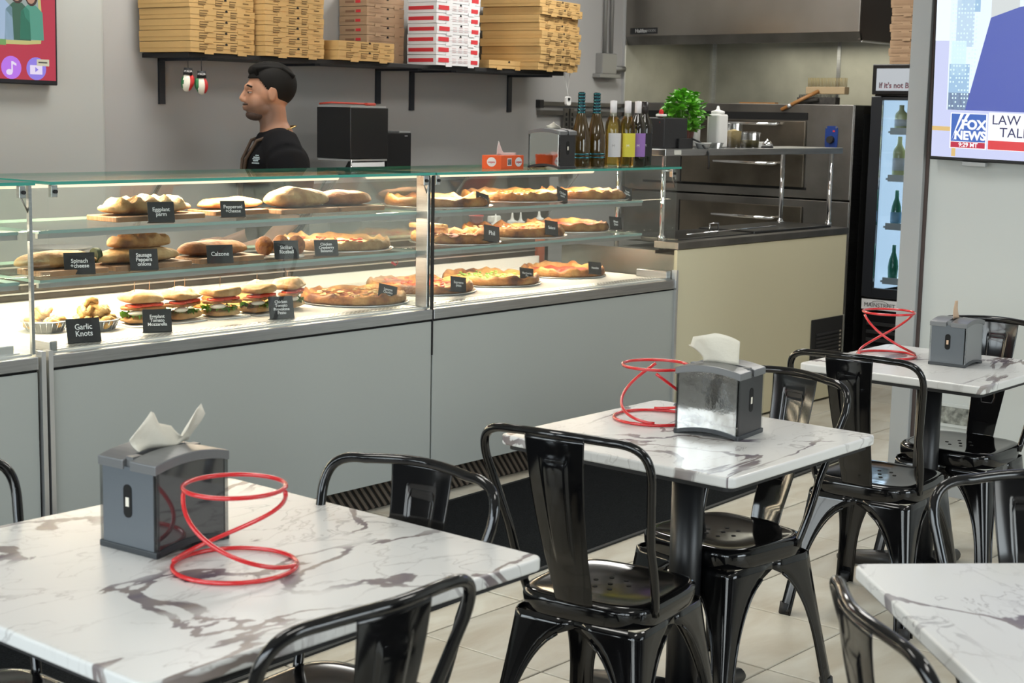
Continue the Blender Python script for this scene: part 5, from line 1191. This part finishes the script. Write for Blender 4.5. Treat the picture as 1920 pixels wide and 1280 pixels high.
    MB().box(-.055, -.172, .400, .055, -.158, .446).build('splat_mount', BLK, e, bevel=.003)
    return e
def place(o, x, y, face, lbl):
    """face: world angle (deg) the sitter looks along"""
    o.location = (x, y, 0); o.rotation_euler[2] = radians(face-90); tag(o, lbl, 'chair', 'black metal cafe chairs'); return o
ch = make_chair()
CH = [(1.555, 1.80, 90, 'glossy black chair on the camera side of the large table, cut off below'),
      (1.965, 2.09, 186, 'glossy black metal chair tucked in between the large table and the middle table'),
      (2.937, 2.142, 8, 'glossy black metal chair seen from behind at the middle table, fully in view'),
      (3.534, 2.203, 172, 'glossy black metal chair facing the mirrored dispenser, seat under the middle table'),
      (4.483, 2.22, 4, 'glossy black metal chair seen from behind at the table by the television wall'),
      (5.13, 2.24, 182, 'glossy black metal chair against the television wall'),
      (2.84, .975, 225, 'glossy black metal chair behind the cornerwise table, cut off at the side'),
      (2.193, .815, -44, 'glossy black metal chair in front of the cornerwise table, back along its edge'),
      (1.50, 2.52, 270, 'glossy black metal chair on the display case side of the large table')]
for i, (x, y, f, l) in enumerate(CH):
    o = ch if i == 0 else dup(ch); place(o, x, y, f, l)

# ================================================================= MAN
def man():
    e = E_('person', (4.79, 5.52, -.02)); tag(e, 'man in black t-shirt with lanyard walking behind the counter, seen in profile', 'person')
    # local frame: face towards -X (turned later), up z
    g = MB()
    hx, hz = 0, 1.655
    g.ell((.015, 0, hz+.015), (.098, .077, .105), 24, 16)           # skull
    g.ell((-.035, 0, hz-.045), (.058, .060, .078), 20, 14)          # face
    g.ell((-.045, 0, hz-.098), (.040, .042, .030), 16, 10)          # chin
    g.ell((-.01, 0, hz-.075), (.062, .060, .038), 16, 10)           # jaw
    g.ell((-.078, 0, hz+.022), (.018, .045, .018), 14, 8)           # brow
    g.tube([(-.088, 0, hz+.012), (-.100, 0, hz-.010), (-.109, 0, hz-.030), (-.098, 0, hz-.042)], .01, 10, rad=[.008, .0095, .0125, .012])
    g.ell((-.094, 0, hz-.066), (.012, .024, .007), 12, 8); g.ell((-.092, 0, hz-.078), (.012, .021, .007), 12, 8)   # lips
    for s in (-1, 1):
        g.ell((.012, s*.076, hz-.010), (.019, .009, .032), 14, 10, M=None); g.tube([(.000, s*.078, hz-.036), (-.004, s*.083, hz-.005), (.006, s*.085, hz+.020), (.024, s*.083, hz+.014), (.026, s*.081, hz-.01), (.010, s*.078, hz-.036)], .0045, 8)
    g.tube([(.02, 0, hz-.06), (.03, 0, hz-.14), (.045, 0, hz-.205)], .06, 20, rad=[.060, .060, .078])
    # shoulders, torso, pelvis, legs, arms
    T = 1.40
    g.tube([(.045, -.165, T-.03), (.045, 0, T), (.045, .165, T-.03)], .06, 16, rad=[.045, .055, .045])
    for z, rx, ry in ((T-.09, .105, .175), (T-.22, .115, .165), (T-.36, .11, .15), (T-.50, .11, .16)): g.ell((.045, 0, z), (rx, ry, .12), 24, 12)
    for s in (-1, 1):
        g.tube([(.045, s*.185, T-.035), (.06, s*.225, T-.18), (.055, s*.235, T-.32), (-.04, s*.225, T-.42), (-.15, s*.20, T-.45)], .05, 14, rad=[.060, .050, .043, .037, .028])
        g.ell((-.19, s*.195, T-.455), (.05, .018, .035), 14, 8)
        for q in range(4): g.tube([(-.22, s*.195, T-.435-q*.018), (-.262+.004*q, s*.185, T-.440-q*.018), (-.280+.008*q, s*.170, T-.452-q*.018)], .0085, 8, rad=[.0095, .0088, .0075])
        g.tube([(-.17, s*.18, T-.44), (-.205, s*.155, T-.445), (-.225, s*.15, T-.455)], .01, 8, rad=[.012, .010, .008])
        g.tube([(.045, s*.09, T-.52), (.02+.03*s, s*.10, .52), (.06+.05*s, s*.10, .09)], .08, 16, rad=[.088, .062, .045]); g.tube([(.08+.05*s, s*.10, .05), (-.08+.05*s, s*.11, .035)], .04, 10, rad=[.042, .032])
    SK = SKIN.copy(); SK.name = 'skin_with_stubble'; n_ = SK.node_tree.nodes; L_ = SK.node_tree.links; pb = n_['Principled BSDF']; src = pb.inputs['Base Color'].links[0].from_socket
    tcn = n_.new('ShaderNodeTexCoord'); vd = n_.new('ShaderNodeVectorMath'); vd.operation = 'DISTANCE'; vd.inputs[1].default_value = (-.02, 0, hz-.100)
    L_.new(tcn.outputs['Object'], vd.inputs[0]); mr = n_.new('ShaderNodeMapRange'); mr.inputs['From Min'].default_value = .070; mr.inputs['From Max'].default_value = .104; mr.inputs['To Min'].default_value = .85; mr.inputs['To Max'].default_value = 0
    L_.new(vd.outputs['Value'], mr.inputs[0]); mx = n_.new('ShaderNodeMixRGB'); L_.new(mr.outputs[0], mx.inputs[0]); L_.new(src, mx.inputs[1]); mx.inputs[2].default_value = (.11, .06, .04, 1); L_.new(mx.outputs[0], pb.inputs['Base Color'])
    body = g.build('body', SK, e)
    x = body.modifiers.new('r', 'REMESH'); x.mode = 'VOXEL'; x.voxel_size = .0055; x.use_smooth_shade = True
    x = body.modifiers.new('sm', 'SMOOTH'); x.iterations = 5; x.factor = .5
    # hair: cap from ellipsoid shell
    h = MB(); h.ell((.024, 0, hz+.034), (.108, .084, .106), 110, 80)
    keep = []
    for f in h.f:
        c = [sum(h.v[k][q] for k in f)/len(f) for q in range(3)]
        zz = c[2]-hz; line = .062 if c[0] < -.045 else (.062-1.5*(c[0]+.045) if c[0] < -.008 else (.002-.4*(c[0]+.008) if c[0] < .02 else -.010-1.5*(c[0]-.02)))
        keep.append(zz > max(line, -.085))
    h.f = [f for f, k in zip(h.f, keep) if k]; h.m = [0]*len(h.f); h.s = [True]*len(h.f)
    hh = h.build('hair', HAIR, e, solid=.010)
    q = MB(); q.ell((.012, 0, hz+.094), (.092, .062, .046), 24, 14)
    for i in range(9):
        y_ = -.045+i*.0112; q.tube([(-.060+.004*abs(i-4), y_, hz+.076), (-.058, y_, hz+.104), (-.010, y_*1.05, hz+.130-.0012*(i-4)**2), (.06, y_*1.1, hz+.122-.001*(i-4)**2), (.11, y_, hz+.07)], .012, 8)
    q.build('hair_top', HAIR, hh)
    # beard
    b = MB(); b.ell((-.047, 0, hz-.104), (.044, .044, .026), 20, 12); b.ell((-.088, 0, hz-.056), (.016, .030, .006), 14, 8)
    b.build('beard', BEARD, e)
    for s in (-1, 1):
        b = MB().ell((-.0765, s*.030, hz-.002), (.009, .012, .005), 12, 8); ey = b.build('eye', mat('eye_white', (.5, .45, .42), .3), e)
        MB().ell((-.083, s*.031, hz-.003), (.004, .006, .0042), 10, 6).build('iris', VOID, ey)
        MB().ell((-.0765, s*.030, hz+.004), (.0115, .0145, .0055), 12, 8).build('eyelid', SKIN, ey)
        MB().tube([(-.088, s*.012, hz+.024), (-.086, s*.032, hz+.029), (-.073, s*.050, hz+.022)], .0045, 8).build('eyebrow', HAIR, e)
    # shirt
    sh = MB()
    for z, rx, ry in ((T-.50, .135, .185), (T-.38, .140, .185), (T-.26, .155, .215), (T-.15, .158, .235), (T-.07, .140, .225)): sh.ell((.045, 0, z), (rx, ry, .12), 28, 14)
    sh.lathe([(.11, -.02), (.105, .02), (.090, .055), (.078, .076), (0, .076)], (.045, 0, T), 28)
    sh.tube([(.045, -.21, T-.045), (.045, -.10, T+.008), (.045, 0, T+.02), (.045, .10, T+.008), (.045, .21, T-.045)], .08, 18, rad=[.085, .085, .085, .085, .085])
    for s in (-1, 1): sh.tube([(.045, s*.15, T-.04), (.05, s*.215, T-.06), (.062, s*.268, T-.17), (.062, s*.295, T-.28)], .07, 18, rad=[.08, .090, .084, .082])
    so = sh.build('shirt', SHIRT, e)
    x = so.modifiers.new('r', 'REMESH'); x.mode = 'VOXEL'; x.voxel_size = .009; x.use_smooth_shade = True
    x = so.modifiers.new('sm', 'SMOOTH'); x.iterations = 12; x.factor = .6
    # trousers
    tr = MB()
    for s in (-1, 1): tr.tube([(.045, s*.085, T-.50), (.02+.03*s, s*.10, .52), (.06+.05*s, s*.10, .10)], .09, 16, rad=[.115, .085, .07])
    tr.build('trousers', mat('dark_denim', (.02, .022, .03), .8), e)
    # neck chain and lanyard
    MB().tube([(.045+.082*cos(a), .084*sin(a), T+.078+(.028*cos(a))) for a in [2*pi*i/36 for i in range(36)]], .0036, 8, True).build('gold_chain', GOLD, e)
    for s in (-1, 1):
        g = MB(); P_ = [(.045, s*.085, T+.074), (-.055, s*.070, T+.035), (-.098, s*.048, T-.05), (-.115, s*.020, T-.20), (-.115, s*.004, T-.27)]
        g.tube(P_, .008, 6); g.build('lanyard_strap', mat('lanyard_brown', (.06, .035, .02), .7), e)
    MB().box(-.130, -.012, T-.30, -.114, .012, T-.255).build('lanyard_clip', GOLD, e, bevel=.002)
    # chest print on the camera side
    lg = MB()
    for q, (w, z) in enumerate(((.018, .0), (.03, -.012), (.036, -.022), (.026, -.032), (.036, -.044))):
        a0 = radians(180)-0; 
        lg.grid(lambda u, v, w=w, z=z: (.045-.158*cos(.62+(u-.5)*w*8), -.226*sin(.62+(u-.5)*w*8), T-.022+z+v*.007), 8, 2)
    lo = lg.build('chest_print', mat('print_grey', (.35, .42, .45), .7), e); x = lo.modifiers.new('w', 'SHRINKWRAP'); x.target = so; x.offset = .003; x.wrap_mode = 'ABOVE_SURFACE'
    return e
mn = man()
mn.rotation_euler = (0, 0, radians(-50+22)); mn.scale = (1.06, 1.06, 1.0)
mn.rotation_euler[2] = radians(-31)
